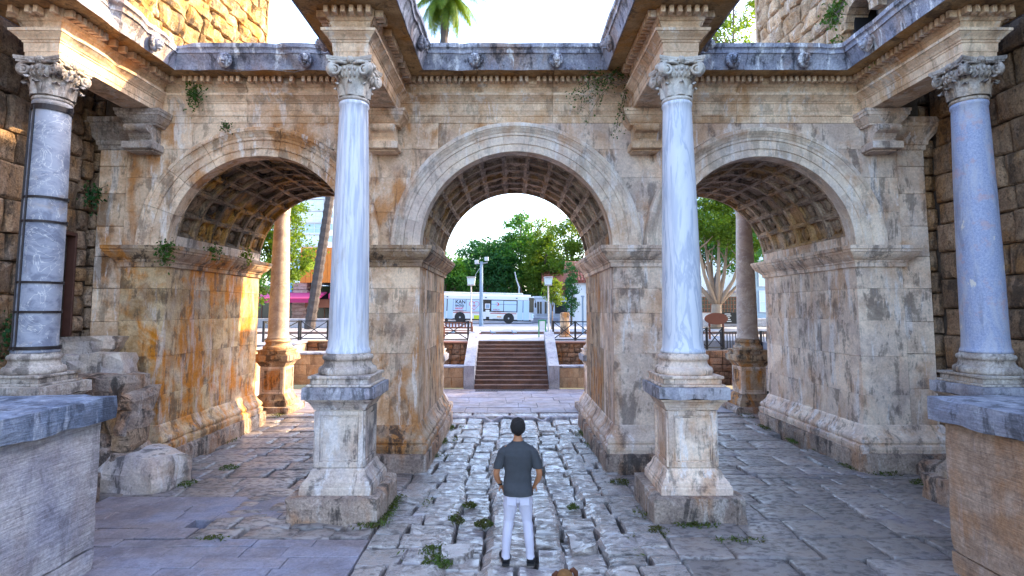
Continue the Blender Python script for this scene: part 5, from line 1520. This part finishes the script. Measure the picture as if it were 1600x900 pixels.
# ================================================================== TREES
def clumps(blobs, nc, per, sig):
    w = np.array([b[3] * b[4] * b[5] for b in blobs]); w = w / w.sum(); out = []; cc = []
    for b, f in zip(blobs, w):
        k = max(4, int(nc * f))
        d = nrng.normal(size=(k, 3)); d /= np.linalg.norm(d, axis=1)[:, None]
        r_ = nrng.uniform(.35, 1.03, size=(k, 1)) ** .6
        c = np.array(b[:3]) + d * r_ * np.array(b[3:6]); cc.append(c)
    cc = np.concatenate(cc)
    s = sig * nrng.uniform(.5, 1.3, size=(len(cc), 1, 1))
    P = cc[:, None, :] + nrng.normal(size=(len(cc), per, 3)) * s * np.array([1, 1, .6])
    return P.reshape(-1, 3)
def tree(label, x, y, z, blobs, nc, per, sig, leaf, mat, tr, bark='bark', limbs=5, fork=.45, group=None, name='broadleaf_tree'):
    """blobs are relative to the trunk foot; limbs grow from the fork up into the crown"""
    t = empty(name, (x, y, z), label=label, cat='tree', group=group)
    top = max(b[2] for b in blobs); r2 = random.Random(int(x * 100) + int(y))
    m = MB(); f = top * fork
    pts = [(0, 0, -.2), (.1 * tr, .1 * tr, f * .4), (r2.uniform(-.2, .2), 0, f)]
    m.tube(pts, [tr * 1.3, tr, tr * .8], 8); m.build('trunk', bark, t, True)
    bb = sorted(blobs, key=lambda b: -b[3] * b[4] * b[5])
    for k in range(limbs):
        b = bb[k % len(bb)]
        e = Vector((b[0] + r2.uniform(-.4, .4) * b[3], b[1] + r2.uniform(-.4, .4) * b[4], b[2] + r2.uniform(-.2, .6) * b[5]))
        s = Vector(pts[-1]); mid = s.lerp(e, .5) + Vector((r2.uniform(-.3, .3), r2.uniform(-.3, .3), .2 * (e - s).length * r2.uniform(-.2, .5)))
        m = MB(); m.tube([s - Vector((0, 0, tr)), s.lerp(mid, .6), mid, e], [tr * .6, tr * .45, tr * .32, tr * .1], 6)
        for q in range(3):
            a = mid.lerp(e, .2 + .3 * q); e2 = a + Vector((r2.uniform(-1, 1) * b[3] * .6, r2.uniform(-1, 1) * b[4] * .6, r2.uniform(.1, .7) * b[5]))
            m.tube([a, a.lerp(e2, .5), e2], [tr * .2, tr * .14, tr * .05], 4)
        m.build('limb', bark, t, True)
    leaves('crown', clumps(blobs, nc, per, sig), leaf, mat, t)
    return t
G = 'trees behind the white bus'
tree('mid-green bushy tree above the left end of the bus', -7.6, 64, PZ, [(0, 0, 5.6, 2.3, 2.3, 2.6), (-1.6, .3, 4.4, 1.8, 1.8, 2), (1.8, .2, 4.6, 1.8, 2, 2.0)], 190, 44, .42, .30, 'leaf_mid', .22, group=G)
tree('dark green broad tree behind the mast', -3.6, 67, PZ, [(0, 0, 6.8, 2.8, 2.6, 3.2), (-2.2, .3, 5.0, 2.2, 2, 2.6), (2, .2, 5.8, 2.3, 2, 3.0)], 320, 44, .45, .30, 'leaf_dark', .26, group=G)
tree('tall green tree with pointed top in the middle of the arch', .9, 68, PZ, [(0, 0, 7.4, 3.2, 2.6, 3.4), (-.1, 0, 10.8, 1.9, 1.6, 2.2), (-.2, 0, 12.9, .8, .8, 1.2), (-2.6, .3, 6.8, 2.2, 2, 3.2), (2.3, .2, 7.4, 2.2, 2, 3.2)], 470, 44, .45, .30, 'leaf_mid', .3, group=G)
tree('yellow-green backlit tree right of the middle of the arch', 3.7, 65, PZ, [(0, 0, 7.2, 2.3, 1.8, 3.2), (.3, 0, 10.2, 1.6, 1.3, 1.7), (-1.1, .2, 5.4, 1.6, 1.5, 2.4), (1.5, .2, 5.4, 1.7, 1.5, 2.4)], 270, 42, .38, .27, 'leaf_yellow', .22, group=G)
tree('airy light green tree at the right edge of the middle arch', 6.5, 60, PZ, [(0, 0, 9.2, 1.9, 1.8, 2.2), (-.8, 0, 7.2, 1.6, 1.5, 2.0), (1.4, 0, 7.6, 1.6, 1.5, 2.2), (.5, .2, 5.2, 1.5, 1.5, 1.6), (.2, 0, 11.4, 1.5, 1.2, 1.2), (-1.6, 0, 9.6, 1.2, 1.2, 1.3)], 190, 42, .36, .25, 'leaf_yellow', .24, limbs=8, fork=.42, group=G)
for i, (x, y, h, lab) in enumerate(((-11, 74, 6.6, 'dark tree in the shade far behind the left end of the bus'), (-6.2, 76, 5.8, 'dark low tree in the shade behind the mast'), (-1.2, 75, 6.4, 'dark tree in the shade behind the bus middle'), (2.6, 74, 6.2, 'dark tree in the shade behind the bus front'), (9.2, 78, 7.2, 'dark tree in the shade behind the pavilion'))):
    tree(lab, x, y, PZ, [(0, 0, h * .66, 2.6, 2.2, h * .42), (-1.2, 0, h * .4, 2, 2, h * .34), (1.4, 0, h * .4, 2, 2, h * .34)], 190, 44, .5, .34, 'leaf_dark', .25, group=G)
tree('small round bright green street tree behind the right lamp post', 2.75, 38.5, PZ, [(0, 0, 2.75, .62, .62, .72), (.2, .1, 2.2, .55, .5, .5)], 60, 40, .15, .13, 'leaf_yellow', .05, limbs=4)
tree('tall cypress-like shrub beside the white pavilion', 5.3, 50, PZ, [(0, 0, 2.6, .55, .55, 1.9), (0, 0, 4.6, .5, .5, 1.2)], 80, 40, .2, .16, 'leaf_dark', .08, limbs=3, name='cypress_shrub')
tree('leafy yellow-green tree behind the far left column', -17.0, 40, PZ, [(0, 0, 7.4, 2.2, 2.0, 2.4), (.9, 0, 5.0, 1.9, 1.8, 2.0), (-1.5, .2, 5.4, 1.8, 1.8, 2.4), (1.0, 0, 8.8, 1.3, 1.3, 1.4), (-1, 0, 3.2, 1.6, 1.6, 1.4)], 260, 46, .34, .21, 'leaf_yellow', .24, limbs=7)
tree('darker green tree at the left edge of the left arch', -19.6, 37.5, PZ, [(0, 0, 5.6, 2.4, 2.2, 3.2), (1.2, 0, 3.2, 1.8, 1.8, 2.0), (-1, 0, 8, 2, 2, 2)], 230, 46, .36, .22, 'leaf_mid', .26)
# the pale many-limbed tree seen through the right arch
tr = empty('spreading_tree', (14.2, 39, PZ), label='spreading tree with many pale limbs seen through the right arch', cat='tree')
m = MB(); m.tube([(0, 0, -.2), (.05, 0, .8), (.1, 0, 1.7)], [.42, .36, .34], 9); m.build('trunk', 'bark_pale', tr, True)
for (ex, ey, ez, r0) in ((-2.2, .2, 5.4, .15), (-1.3, -.4, 6.2, .17), (-.5, .4, 6.6, .16), (.3, -.3, 6.8, .18), (1.1, .2, 6.4, .17), (2.0, -.2, 5.6, .15), (2.6, .5, 4.8, .12)):
    m = MB(); s = Vector((.1, 0, 1.5)); e = Vector((ex, ey, ez)); md = s.lerp(e, .5) + Vector((ex * .12, 0, -.15))
    m.tube([s, s.lerp(md, .5), md, e], [r0 * 1.2, r0, r0 * .75, r0 * .35], 7)
    for q in range(4):
        a = md.lerp(e, .15 + .2 * q); e2 = a + Vector((rng.uniform(-.9, .9), rng.uniform(-.6, .6), rng.uniform(.6, 1.5))); m.tube([a, a.lerp(e2, .5) + Vector((.08, 0, 0)), e2], [r0 * .4, r0 * .28, r0 * .12], 5)
    m.build('limb', 'bark_pale', tr, True)
leaves('crown', clumps([(0, 0, 7.6, 2.6, 2.0, 1.5), (-2.0, 0, 6.4, 1.4, 1.4, 1.5), (2.1, 0, 6.2, 1.5, 1.5, 1.6), (.4, -.6, 6.0, 1.6, 1.0, .9), (.8, 0, 9.0, 2, 1.6, 1.2)], 260, 46, .30, .19, 'x') if False else clumps([(0, 0, 7.6, 2.6, 2.0, 1.5), (-2.0, 0, 6.6, 1.3, 1.4, 1.3), (2.1, 0, 6.2, 1.5, 1.5, 1.6), (.4, -.6, 6.2, 1.5, 1.0, .8), (.8, 0, 9.0, 2, 1.6, 1.2)], 250, 46, .30), .19, 'leaf_yellow', tr)
tree('dense dark shrub low behind the inner right column', 11.3, 37, PZ, [(0, 0, 1.6, .8, .8, 1.4), (-.6, 0, 2.4, .8, .7, 1)], 90, 42, .22, .16, 'leaf_dark', .08, limbs=3, name='tall_shrub')
tree('green tree beyond the spreading tree at right', 18.8, 52, PZ, [(0, 0, 8.4, 2.6, 2.4, 2.6), (-2, 0, 7.2, 1.8, 1.8, 2), (2, 0, 6.6, 2, 2, 2)], 190, 44, .4, .26, 'leaf_mid', .25)
tree('tall airy tree rising behind the cornice by the right tower', 13.15, 31, PZ, [(-.7, 0, 17.0, 1.9, 1.6, 1.7), (-1.7, 0, 15.8, 1.1, 1.1, 1.0), (-.1, 0, 19.0, 1.7, 1.5, 1.5), (-2.0, 0, 18.2, .9, .9, .9)], 95, 40, .26, .17, 'leaf_yellow', .26, limbs=9, fork=.62)

for (x, y, h, lab) in ((16.5, 23.5, 12.5, 'broad tree shading the court behind the right tower'), (19.5, 31, 13.5, 'broad tree shading the terrace right of the stairs'), (22, 40, 14.5, 'broad tree shading the plaza right of the kiosk')):  # out-of-view trees, added to shade the court and plaza
    tree(lab, x, y, PZ - .2, [(0, 0, h * .68, 3.4, 3.4, h * .3), (-2, 1, h * .5, 2.6, 2.6, h * .26), (2, -1, h * .5, 2.6, 2.6, h * .26)], 260, 40, .6, .40, 'leaf_mid', .35, group='trees right of the court')
# palms
def frond_mesh(Lf, nl, ll, wd, droop, mat):
    m = MB(); pts = []
    for k in range(11):
        t = k / 10; pts.append(Vector((Lf * (t - .12 * droop * t * t), 0, Lf * (.22 * t - droop * t * t * .75))))
    m.tube(pts, [.028 - .023 * k / 10 for k in range(11)], 4)
    for k in range(nl):
        t = .14 + .86 * k / nl; i = min(9, int(t * 10)); p = pts[i].lerp(pts[i + 1], t * 10 - i); d = (pts[i + 1] - pts[i]).normalized()
        l = ll * (math.sin(math.pi * min(1, t * .9 + .12)) * .8 + .2)
        for s in (-1, 1):
            tip = p + d * l * .55 + Vector((0, s * l * .75, -l * .35 - .1 * rng.random())); md = p.lerp(tip, .5) + Vector((0, 0, l * .08))
            q = d * wd
            m.add([p - q, p + q, md + q * .9, md - q * .9, tip], [(0, 1, 2, 3), (3, 2, 4)])
    return m.mesh('frond', mat)
def palm(label, foot, head, r0, r1, Lf, nf, el0, el1, ll=.7):
    t = empty('palm_tree', foot, label=label, cat='palm tree')
    h = Vector(head) - Vector(foot); m = MB(); n = 46; prof = []; pts = []
    for k in range(n + 1):
        u = k / n; p = h * u + Vector((math.sin(u * 2.2) * .12, 0, 0)); pts.append(p); prof.append((r0 + (r1 - r0) * u) * (1.08 if k % 2 else .95))
    m.tube(pts, prof, 10); m.build('trunk', 'palm_bark', t)
    me = frond_mesh(Lf, 34, ll, .03, 1.0, 'palm_leaf')
    for k in range(nf):
        el = el0 + (el1 - el0) * ((k * 7) % nf) / nf
        link('frond', me, t, tuple(h), (0, R(-el), k * 2.399963))
    return t
palm('tall palm with drooping fronds rising above the middle of the cornice', (-4.7, 30, PZ), (-3.78, 30, 20.9), .27, .21, 2.3, 40, -48, 62, .62)
palm('slender leaning palm trunk in front of the orange wooden storey', (-13.75, 38, PZ), (-12.3, 38, 14.6), .36, .27, 2.4, 30, -40, 60)

# ================================================================== SMALL PLANTS AND GRASS
def tuft(label, c, s, n, leaf, mat, hang=0.0, name='wall_plant', cat='plant'):
    t = empty(name, c, label=label, cat=cat)
    P = nrng.normal(size=(n, 3)) * np.array(s) * .45
    if hang: P[:, 2] -= hang * np.abs(nrng.normal(size=n)) * .5
    leaves('foliage', P, leaf, mat, t)
    m = MB()
    for k in range(5): m.tube([(0, .1, 0), tuple(P[k * 3] * .6), tuple(P[k * 3])], [.012, .009, .004], 4)
    m.build('stem', 'twig', t); return t
tuft('green fern hanging under the left end of the dentil cornice', (-6.72, 11.45, 7.95), (.20, .12, .20), 320, .06, 'leaf_ivy', .35)
tuft('green fern growing on the left arch impost corner', (-7.12, 11.4, 4.62), (.19, .16, .13), 300, .06, 'leaf_ivy', .4)
tuft('small green plant growing on the left arch impost halfway back', (-7.08, 13.1, 4.70), (.16, .3, .14), 150, .07, 'leaf_ivy', .2)
tuft('small green plant near the back of the left arch impost', (-7.05, 14.7, 4.74), (.16, .2, .25), 130, .07, 'leaf_yellow', .2)
tuft('small green plant on top of the left arch ring', (-6.05, 11.5, 7.13), (.14, .1, .12), 90, .05, 'leaf_ivy')
tuft('dark green plant in the shadow beside the left pilaster', (-8.82, 11.55, 5.75), (.2, .16, .22), 200, .07, 'leaf_dark', .3)
tuft('dark ivy at the foot of the wall behind the iron-banded column', (-8.85, 10.1, 2.9), (.25, .4, .5), 420, .08, 'leaf_dark', .3)
tuft('green plant on the right return of the cornice', (7.2, 10.6, 8.5), (.16, .3, .16), 160, .06, 'leaf_ivy', .2)
for (y, z, lab, sy, n) in ((14.45, 10.3, 'green creeper beside the arched tower window', .35, 420), (15.3, 9.3, 'green growth in a tower joint below the creeper', .5, 320), (16.3, 10.9, 'green growth high on the pale tower', .6, 320), (14.4, 11.4, 'green growth above the arched tower window', .5, 260), (17.6, 11.6, 'thin green growth near the tower corner', .4, 160)):
    tuft(lab, (TX - .12, y, z), (.12, sy, .28), n, .10, 'leaf_ivy', .5)
vine = empty('dry_vine', (2.25, 11.2, 8.0), label='straggling half-dry vine hanging from the cornice beside the inner right beam', cat='vine')
m = MB(); tips = []
for k in range(16):
    a = R(150 + rng.uniform(-45, 110)); p = Vector((rng.uniform(-.1, .3), rng.uniform(-.1, .15), rng.uniform(-.1, .2))); pts = [p]
    for q in range(6):
        p = p + Vector((math.cos(a) * .17, rng.uniform(-.06, .04), math.sin(a) * .10 - .03 * q + rng.uniform(-.04, .04))); pts.append(p); tips.append(p)
    m.tube(pts, [.010, .008, .007, .006, .005, .004, .003], 4)
m.build('stem', 'twig', vine)
leaves('foliage', np.array([t + Vector((rng.gauss(0, .05), rng.gauss(0, .04), rng.gauss(0, .05))) for t in tips for _ in range(6)]), .055, 'leaf_ivy', vine)
# grass in joints and along the wall feet: one uncountable mass
cen = []
def gline(x0, y0, x1, y1, n, w=.06):
    for _ in range(n):
        t = rng.random()
        if noise.noise(Vector((x0 + (x1 - x0) * t, y0 + (y1 - y0) * t, 0)) * 1.3) < .10 + .25 * rng.random(): continue
        x = x0 + (x1 - x0) * t + rng.gauss(0, w); y = y0 + (y1 - y0) * t + rng.gauss(0, w); cen.append((x, y, gz(y) + .01 + .04 * rng.random()))
def gpatch(x, y, r_, n):
    for _ in range(n):
        a = rng.random() * 6.28; d = r_ * rng.random() ** .5; cen.append((x + d * math.cos(a), y + d * math.sin(a), gz(y) - .03 + .10 * rng.random() * (1 - d / r_ * .7)))
gline(-6.98, 11.4, -6.98, 16.4, 1400); gline(-1.68, 11.5, -1.68, 16.3, 1100, .05); gline(1.84, 11.4, 1.84, 16.3, 1000, .05); gline(6.98, 11.3, 6.98, 16.3, 1300); gline(7.0, 11.4, 8.7, 11.4, 700, .12)
gline(-3.45, 8.45, -1.95, 8.45, 1000, .06); gline(-1.93, 8.5, -1.93, 9.9, 300, .05); gline(2.05, 8.5, 2.05, 9.9, 700, .07); gline(2.05, 8.48, 3.6, 8.46, 700, .05)
gline(-4.5, 8.0, -2.0, 8.0, 500, .04); gline(2.2, 7.9, 4.6, 7.95, 500, .05); gline(-1.42, 6, -1.42, 16, 800, .05); gline(1.66, 7, 1.66, 16, 800, .05); gline(-.85, 8, -.85, 13, 400, .05)
for x, y, r_, n in ((-1.0, 7.62, .24, 650), (-.95, 7.35, .2, 400), (-.42, 8.6, .14, 260), (-.86, 8.75, .14, 240), (-.7, 9.5, .12, 200), (2.05, 10.9, .22, 450), (7.9, 10.7, .4, 700), (-6.2, 10.8, .25, 260), (-5.9, 11.9, .2, 200), (2.1, 8.3, .2, 300), (1.0, 9.4, .1, 120), (8.35, 9.9, .35, 500), (-7.3, 17.6, .3, 300), (7.3, 17.6, .3, 300)): gpatch(x, y, r_, n)
leaves('grass', np.array(cen), .065, 'grass', aspect=.28, kind='stuff')

# ================================================================== THE MAN
def skin_obj(name, nodes, edges, mat, parent, sub=2, root=0):
    """nodes: [(x, y, z, rx, ry)]; grows one continuous surface round the skeleton and bakes it to a plain mesh"""
    me = bpy.data.meshes.new('skel'); me.from_pydata([n[:3] for n in nodes], edges, []); me.update()
    o = bpy.data.objects.new('tmp_skin', me); col.objects.link(o)
    md = o.modifiers.new('skin', 'SKIN'); md.use_smooth_shade = True; md.branch_smoothing = .4
    for i, n in enumerate(nodes):
        sv_ = me.skin_vertices[0].data[i]; sv_.radius = (n[3], n[4]); sv_.use_root = (i == root)
    s = o.modifiers.new('sub', 'SUBSURF'); s.levels = sub; s.render_levels = sub
    dg = bpy.context.evaluated_depsgraph_get()
    out = bpy.data.meshes.new_from_object(o.evaluated_get(dg)); bpy.data.objects.remove(o)
    out.name = name; out.materials.clear(); out.materials.append(M[mat])
    out.polygons.foreach_set('use_smooth', [True] * len(out.polygons))
    return link(name, out, parent)
man = empty('person', (.075, 7.27, gz(7.2) + .018), label='man seen from behind in charcoal T-shirt and white jeans, hands in his front pockets', cat='person')
N = [(0, 0, .93, .13, .10), (0, 0, 1.12, .13, .09), (0, -.01, 1.30, .14, .10), (0, -.01, 1.42, .09, .07), (0, -.005, 1.49, .056, .056), (0, .0, 1.545, .058, .062), (0, .012, 1.605, .07, .084), (0, .0, 1.665, .074, .09), (0, -.012, 1.715, .055, .066)]
E_ = [(i, i + 1) for i in range(8)]
N += [(0, .105, 1.60, .014, .012), (0, .09, 1.555, .02, .012)]; E_ += [(6, 9), (5, 10)]      # nose, chin
for s in (-1, 1):
    b = len(N); N += [(s * .078, -.004, 1.625, .010, .022)]; E_ += [(6, b)]                 # ear
    b = len(N)
    N += [(s * .155, -.01, 1.39, .058, .055), (s * .222, -.02, 1.26, .048, .048), (s * .275, -.04, 1.115, .042, .042), (s * .265, .02, 1.02, .043, .040), (s * .222, .065, .935, .029, .026), (s * .205, .085, .895, .034, .020)]
    E_ += [(3, b), (b, b + 1), (b + 1, b + 2), (b + 2, b + 3), (b + 3, b + 4), (b + 4, b + 5)]
    h = b + 5
    for k in range(4):        # fingers curl down into the pocket, the thumb stays outside
        f = len(N); yy = .062 + .017 * k; ln = (.058, .07, .066, .05)[k]
        N += [(s * (.196 - .004 * k), yy + .006, .872, .0085, .0085), (s * (.188 - .004 * k), yy + .012, .872 - ln * .5, .008, .008), (s * (.176 - .004 * k), yy + .014, .872 - ln, .007, .007)]
        E_ += [(h, f), (f, f + 1), (f + 1, f + 2)]
    f = len(N); N += [(s * .228, .05, .90, .010, .010), (s * .238, .045, .872, .0088, .0088), (s * .232, .048, .848, .0075, .0075)]; E_ += [(h, f), (f, f + 1), (f + 1, f + 2)]
    l = len(N); N += [(s * .095, 0, .84, .085, .085), (s * .115, .012, .50, .052, .055), (s * .135, -.01, .28, .048, .05), (s * .15, -.015, .09, .034, .036), (s * .16, .10, .035, .032, .024)]
    E_ += [(0, l), (l, l + 1), (l + 1, l + 2), (l + 2, l + 3), (l + 3, l + 4)]
skin_obj('body', N, E_, 'skin', man)
def loft(mb, rings, seg=22, sq=2.6, fold=None):
    """cloth tube through elliptical rings (cx, cy, cz, rx, ry), densely resampled so folds can be pressed in"""
    R_ = []
    for k in range(len(rings) - 1):
        for q in range(4):
            t = q / 4; tt = t * t * (3 - 2 * t) * .4 + t * .6
            R_.append([a * (1 - tt) + b * tt for a, b in zip(rings[k], rings[k + 1])])
    R_.append(list(rings[-1])); vs = []
    for cx, cy, cz, rx, ry in R_:
        for i in range(seg):
            a = 2 * math.pi * i / seg; ca, sa = math.cos(a), math.sin(a)
            x = rx * abs(ca) ** (2 / sq) * (1 if ca > 0 else -1); y = ry * abs(sa) ** (2 / sq) * (1 if sa > 0 else -1)
            f = fold(cx + x, cy + y, cz, a) if fold else 0
            vs.append((cx + x * (1 + f), cy + y * (1 + f), cz))
    n = len(R_)
    up = 1 if rings[-1][2] > rings[0][2] else -1
    fs = [(k * seg + i, k * seg + (i + 1) % seg, (k + 1) * seg + (i + 1) % seg, (k + 1) * seg + i) for k in range(n - 1) for i in range(seg)]
    fs += [tuple(reversed(range(seg))), tuple((n - 1) * seg + i for i in range(seg))]
    if up < 0: fs = [tuple(reversed(f)) for f in fs]
    return mb.add(vs, fs)
nn = lambda x, y, z: noise.noise(Vector((x, y, z)))
def fshirt(x, y, z, a): return .045 * nn(x * 5 + 2, y * 5, z * 9) + .03 * math.sin(z * 30 + x * 14 + 4 * nn(x * 4, y * 4, z * 4)) * (1.2 if z < 1.05 else .5)
def fjean(x, y, z, a): return .05 * nn(x * 7, y * 7, z * 20) + .035 * math.sin(z * 62 + x * 25 + 3 * nn(x * 5, y * 5, z * 7)) * (1.3 if z < .24 or .44 < z < .58 or z > .70 else .4)
m = MB()
loft(m, [(0, -.012, .845, .190, .156), (0, -.010, .90, .187, .150), (0, -.004, 1.0, .175, .124), (0, -.006, 1.12, .170, .114), (0, -.010, 1.24, .188, .122), (0, -.012, 1.33, .202, .124), (0, -.012, 1.40, .202, .112), (0, -.010, 1.445, .140, .090), (0, -.006, 1.478, .085, .074), (0, -.004, 1.497, .072, .068)], 30, 2.5, fshirt)
for s in (-1, 1):
    loft(m, [(s * .250, -.026, 1.165, .066, .072), (s * .240, -.024, 1.21, .068, .072), (s * .212, -.020, 1.29, .070, .074), (s * .175, -.014, 1.37, .076, .082), (s * .13, -.012, 1.425, .066, .070)], 18, 2.2, fshirt)
sh_ = m.build('t_shirt', 'shirt', man, True)
m = MB()
loft(m, [(0, -.002, .93, .165, .112), (0, -.004, .88, .172, .122), (0, -.006, .82, .178, .130), (0, -.004, .77, .172, .125), (0, 0, .735, .10, .09)], 28, 2.5, fjean)
for s in (-1, 1):
    m.ell((s * .078, -.075, .825), (.088, .066, .095), 14, 10)
    loft(m, [(s * .086, -.002, .82, .088, .118), (s * .092, -.002, .74, .094, .112), (s * .100, .004, .64, .084, .094), (s * .116, .014, .51, .064, .072), (s * .130, -.004, .40, .062, .070), (s * .138, -.014, .32, .061, .068), (s * .148, -.014, .18, .053, .058), (s * .153, -.010, .10, .052, .058), (s * .155, -.008, .062, .055, .064)], 20, 2.2, fjean)
tr_ = m.build('jeans', 'jeans', man, True)
for s in (-1, 1):
    m = MB(); m.box(s * .082 - .058, s * .082 + .058, -.143, -.130, .735, .832, .006); m.build('back_pocket', 'jeans', tr_)
m = MB(); loft(m, [(0, -.003, .925, .170, .117), (0, -.003, .895, .176, .124)], 28, 2.5); m.build('belt', 'rubber', tr_)
for s in (-1, 1):
    N = [(s * .155, -.075, .050, .056, .058), (s * .160, .0, .060, .058, .060), (s * .178, .085, .046, .062, .048), (s * .194, .17, .038, .058, .040), (s * .202, .215, .032, .04, .03)]
    so_ = skin_obj('shoe', N, [(0, 1), (1, 2), (2, 3), (3, 4)], 'shoe', man)
    m = MB(); m.prism([(s * .155 + dx, dy) for dx, dy in ((-.046, -.10), (.046, -.10), (.054, 0), (.074, .13), (.055, .21), (-.005, .215), (-.034, .12), (-.046, 0))], 2, -.002, .022); m.build('sole', 'black', so_)
m = MB(); m.ell((0, -.028, 1.675), (.098, .112, .114), 22, 16)
for i, v in enumerate(m.v):
    x, y, z = v; f = noise.noise(Vector((x * 40, y * 40, z * 26))) * .010 + noise.noise(Vector((x * 95, y * 95, z * 60))) * .005
    if y > .02: z = max(z, 1.675 + .9 * (y - .02)); 
    if z < 1.60: x *= .86; y = y * .93
    q = Vector((x, y + .02, z - 1.66)); q = q * (1 + f / .1); m.v[i] = (q.x, q.y - .02, q.z + 1.66)
hr = m.build('hair', 'hair', man, True)
for s in (-1, 1):
    m = MB(); m.ell((s * .03, .088, 1.635), (.013, .010, .009), 8, 6); m.build('eye', 'white', man, True)
m = MB(); m.ell((0, .094, 1.572), (.024, .008, .006), 8, 5); m.build('mouth', 'red', man, True)
m = MB(); m.lathe([(.031, -.012), (.034, -.012), (.034, .012), (.031, .012)], 16, cap=False); m.xform(Matrix.Translation((-.228, .055, .955)) @ Matrix.Rotation(R(28), 4, 'X')); m.build('watch_strap', 'black', man)

# ================================================================== THE DOG
dog = empty('dog', (.525, 5.33, gz(6) - .03), label='brown dog with folded ears looking away at the bottom edge beside the man', cat='dog')
N = [(0, -.20, .36, .105, .12), (0, 0, .36, .10, .125), (0, .16, .38, .105, .14), (0, .28, .45, .070, .085), (0, .36, .545, .080, .080), (0, .43, .575, .102, .092), (0, .52, .545, .060, .055), (0, .57, .53, .034, .030), (0, -.33, .40, .03, .03), (0, -.45, .46, .024, .024), (0, -.54, .50, .014, .014)]
E_ = [(0, 1), (1, 2), (2, 3), (3, 4), (4, 5), (5, 6), (6, 7), (0, 8), (8, 9), (9, 10)]
for s in (-1, 1):
    b = len(N); N += [(s * .09, -.22, .30, .065, .085), (s * .095, -.16, .20, .036, .042), (s * .095, -.27, .115, .022, .026), (s * .095, -.255, .03, .022, .022), (s * .095, -.21, .018, .026, .018)]
    E_ += [(0, b), (b, b + 1), (b + 1, b + 2), (b + 2, b + 3), (b + 3, b + 4)]
    b = len(N); N += [(s * .085, .18, .28, .05, .06), (s * .085, .16, .17, .030, .032), (s * .085, .17, .04, .022, .022), (s * .085, .21, .018, .026, .018)]
    E_ += [(2, b), (b, b + 1), (b + 1, b + 2), (b + 2, b + 3)]
skin_obj('body', N, E_, 'fur', dog, 2, 1)
for s in (-1, 1):
    m = MB(); m.tube([(s * .055, .43, .632), (s * .082, .43, .648), (s * .106, .435, .622), (s * .112, .45, .575), (s * .106, .46, .545)], [.022, .026, .028, .024, .010], 8)
    for k, v in enumerate(m.v): m.v[k] = (v[0], .43 + (v[1] - .43) * .55, v[2])
    m.xform(Matrix.Translation((0, 0, -.045 if s < 0 else -.012))); m.build('ear', 'fur_dark', dog, True)
    m = MB(); m.ell((s * .035, .475, .588), (.010, .010, .010), 7, 5); m.build('eye', 'black', dog, True)
m = MB(); m.ell((0, .602, .535), (.02, .014, .014), 8, 5); m.build('nose', 'black', dog, True)

print('objects', len(scene.objects), 'tris', sum(len(o.data.polygons) * 2 for o in scene.objects if o.type == 'MESH'))
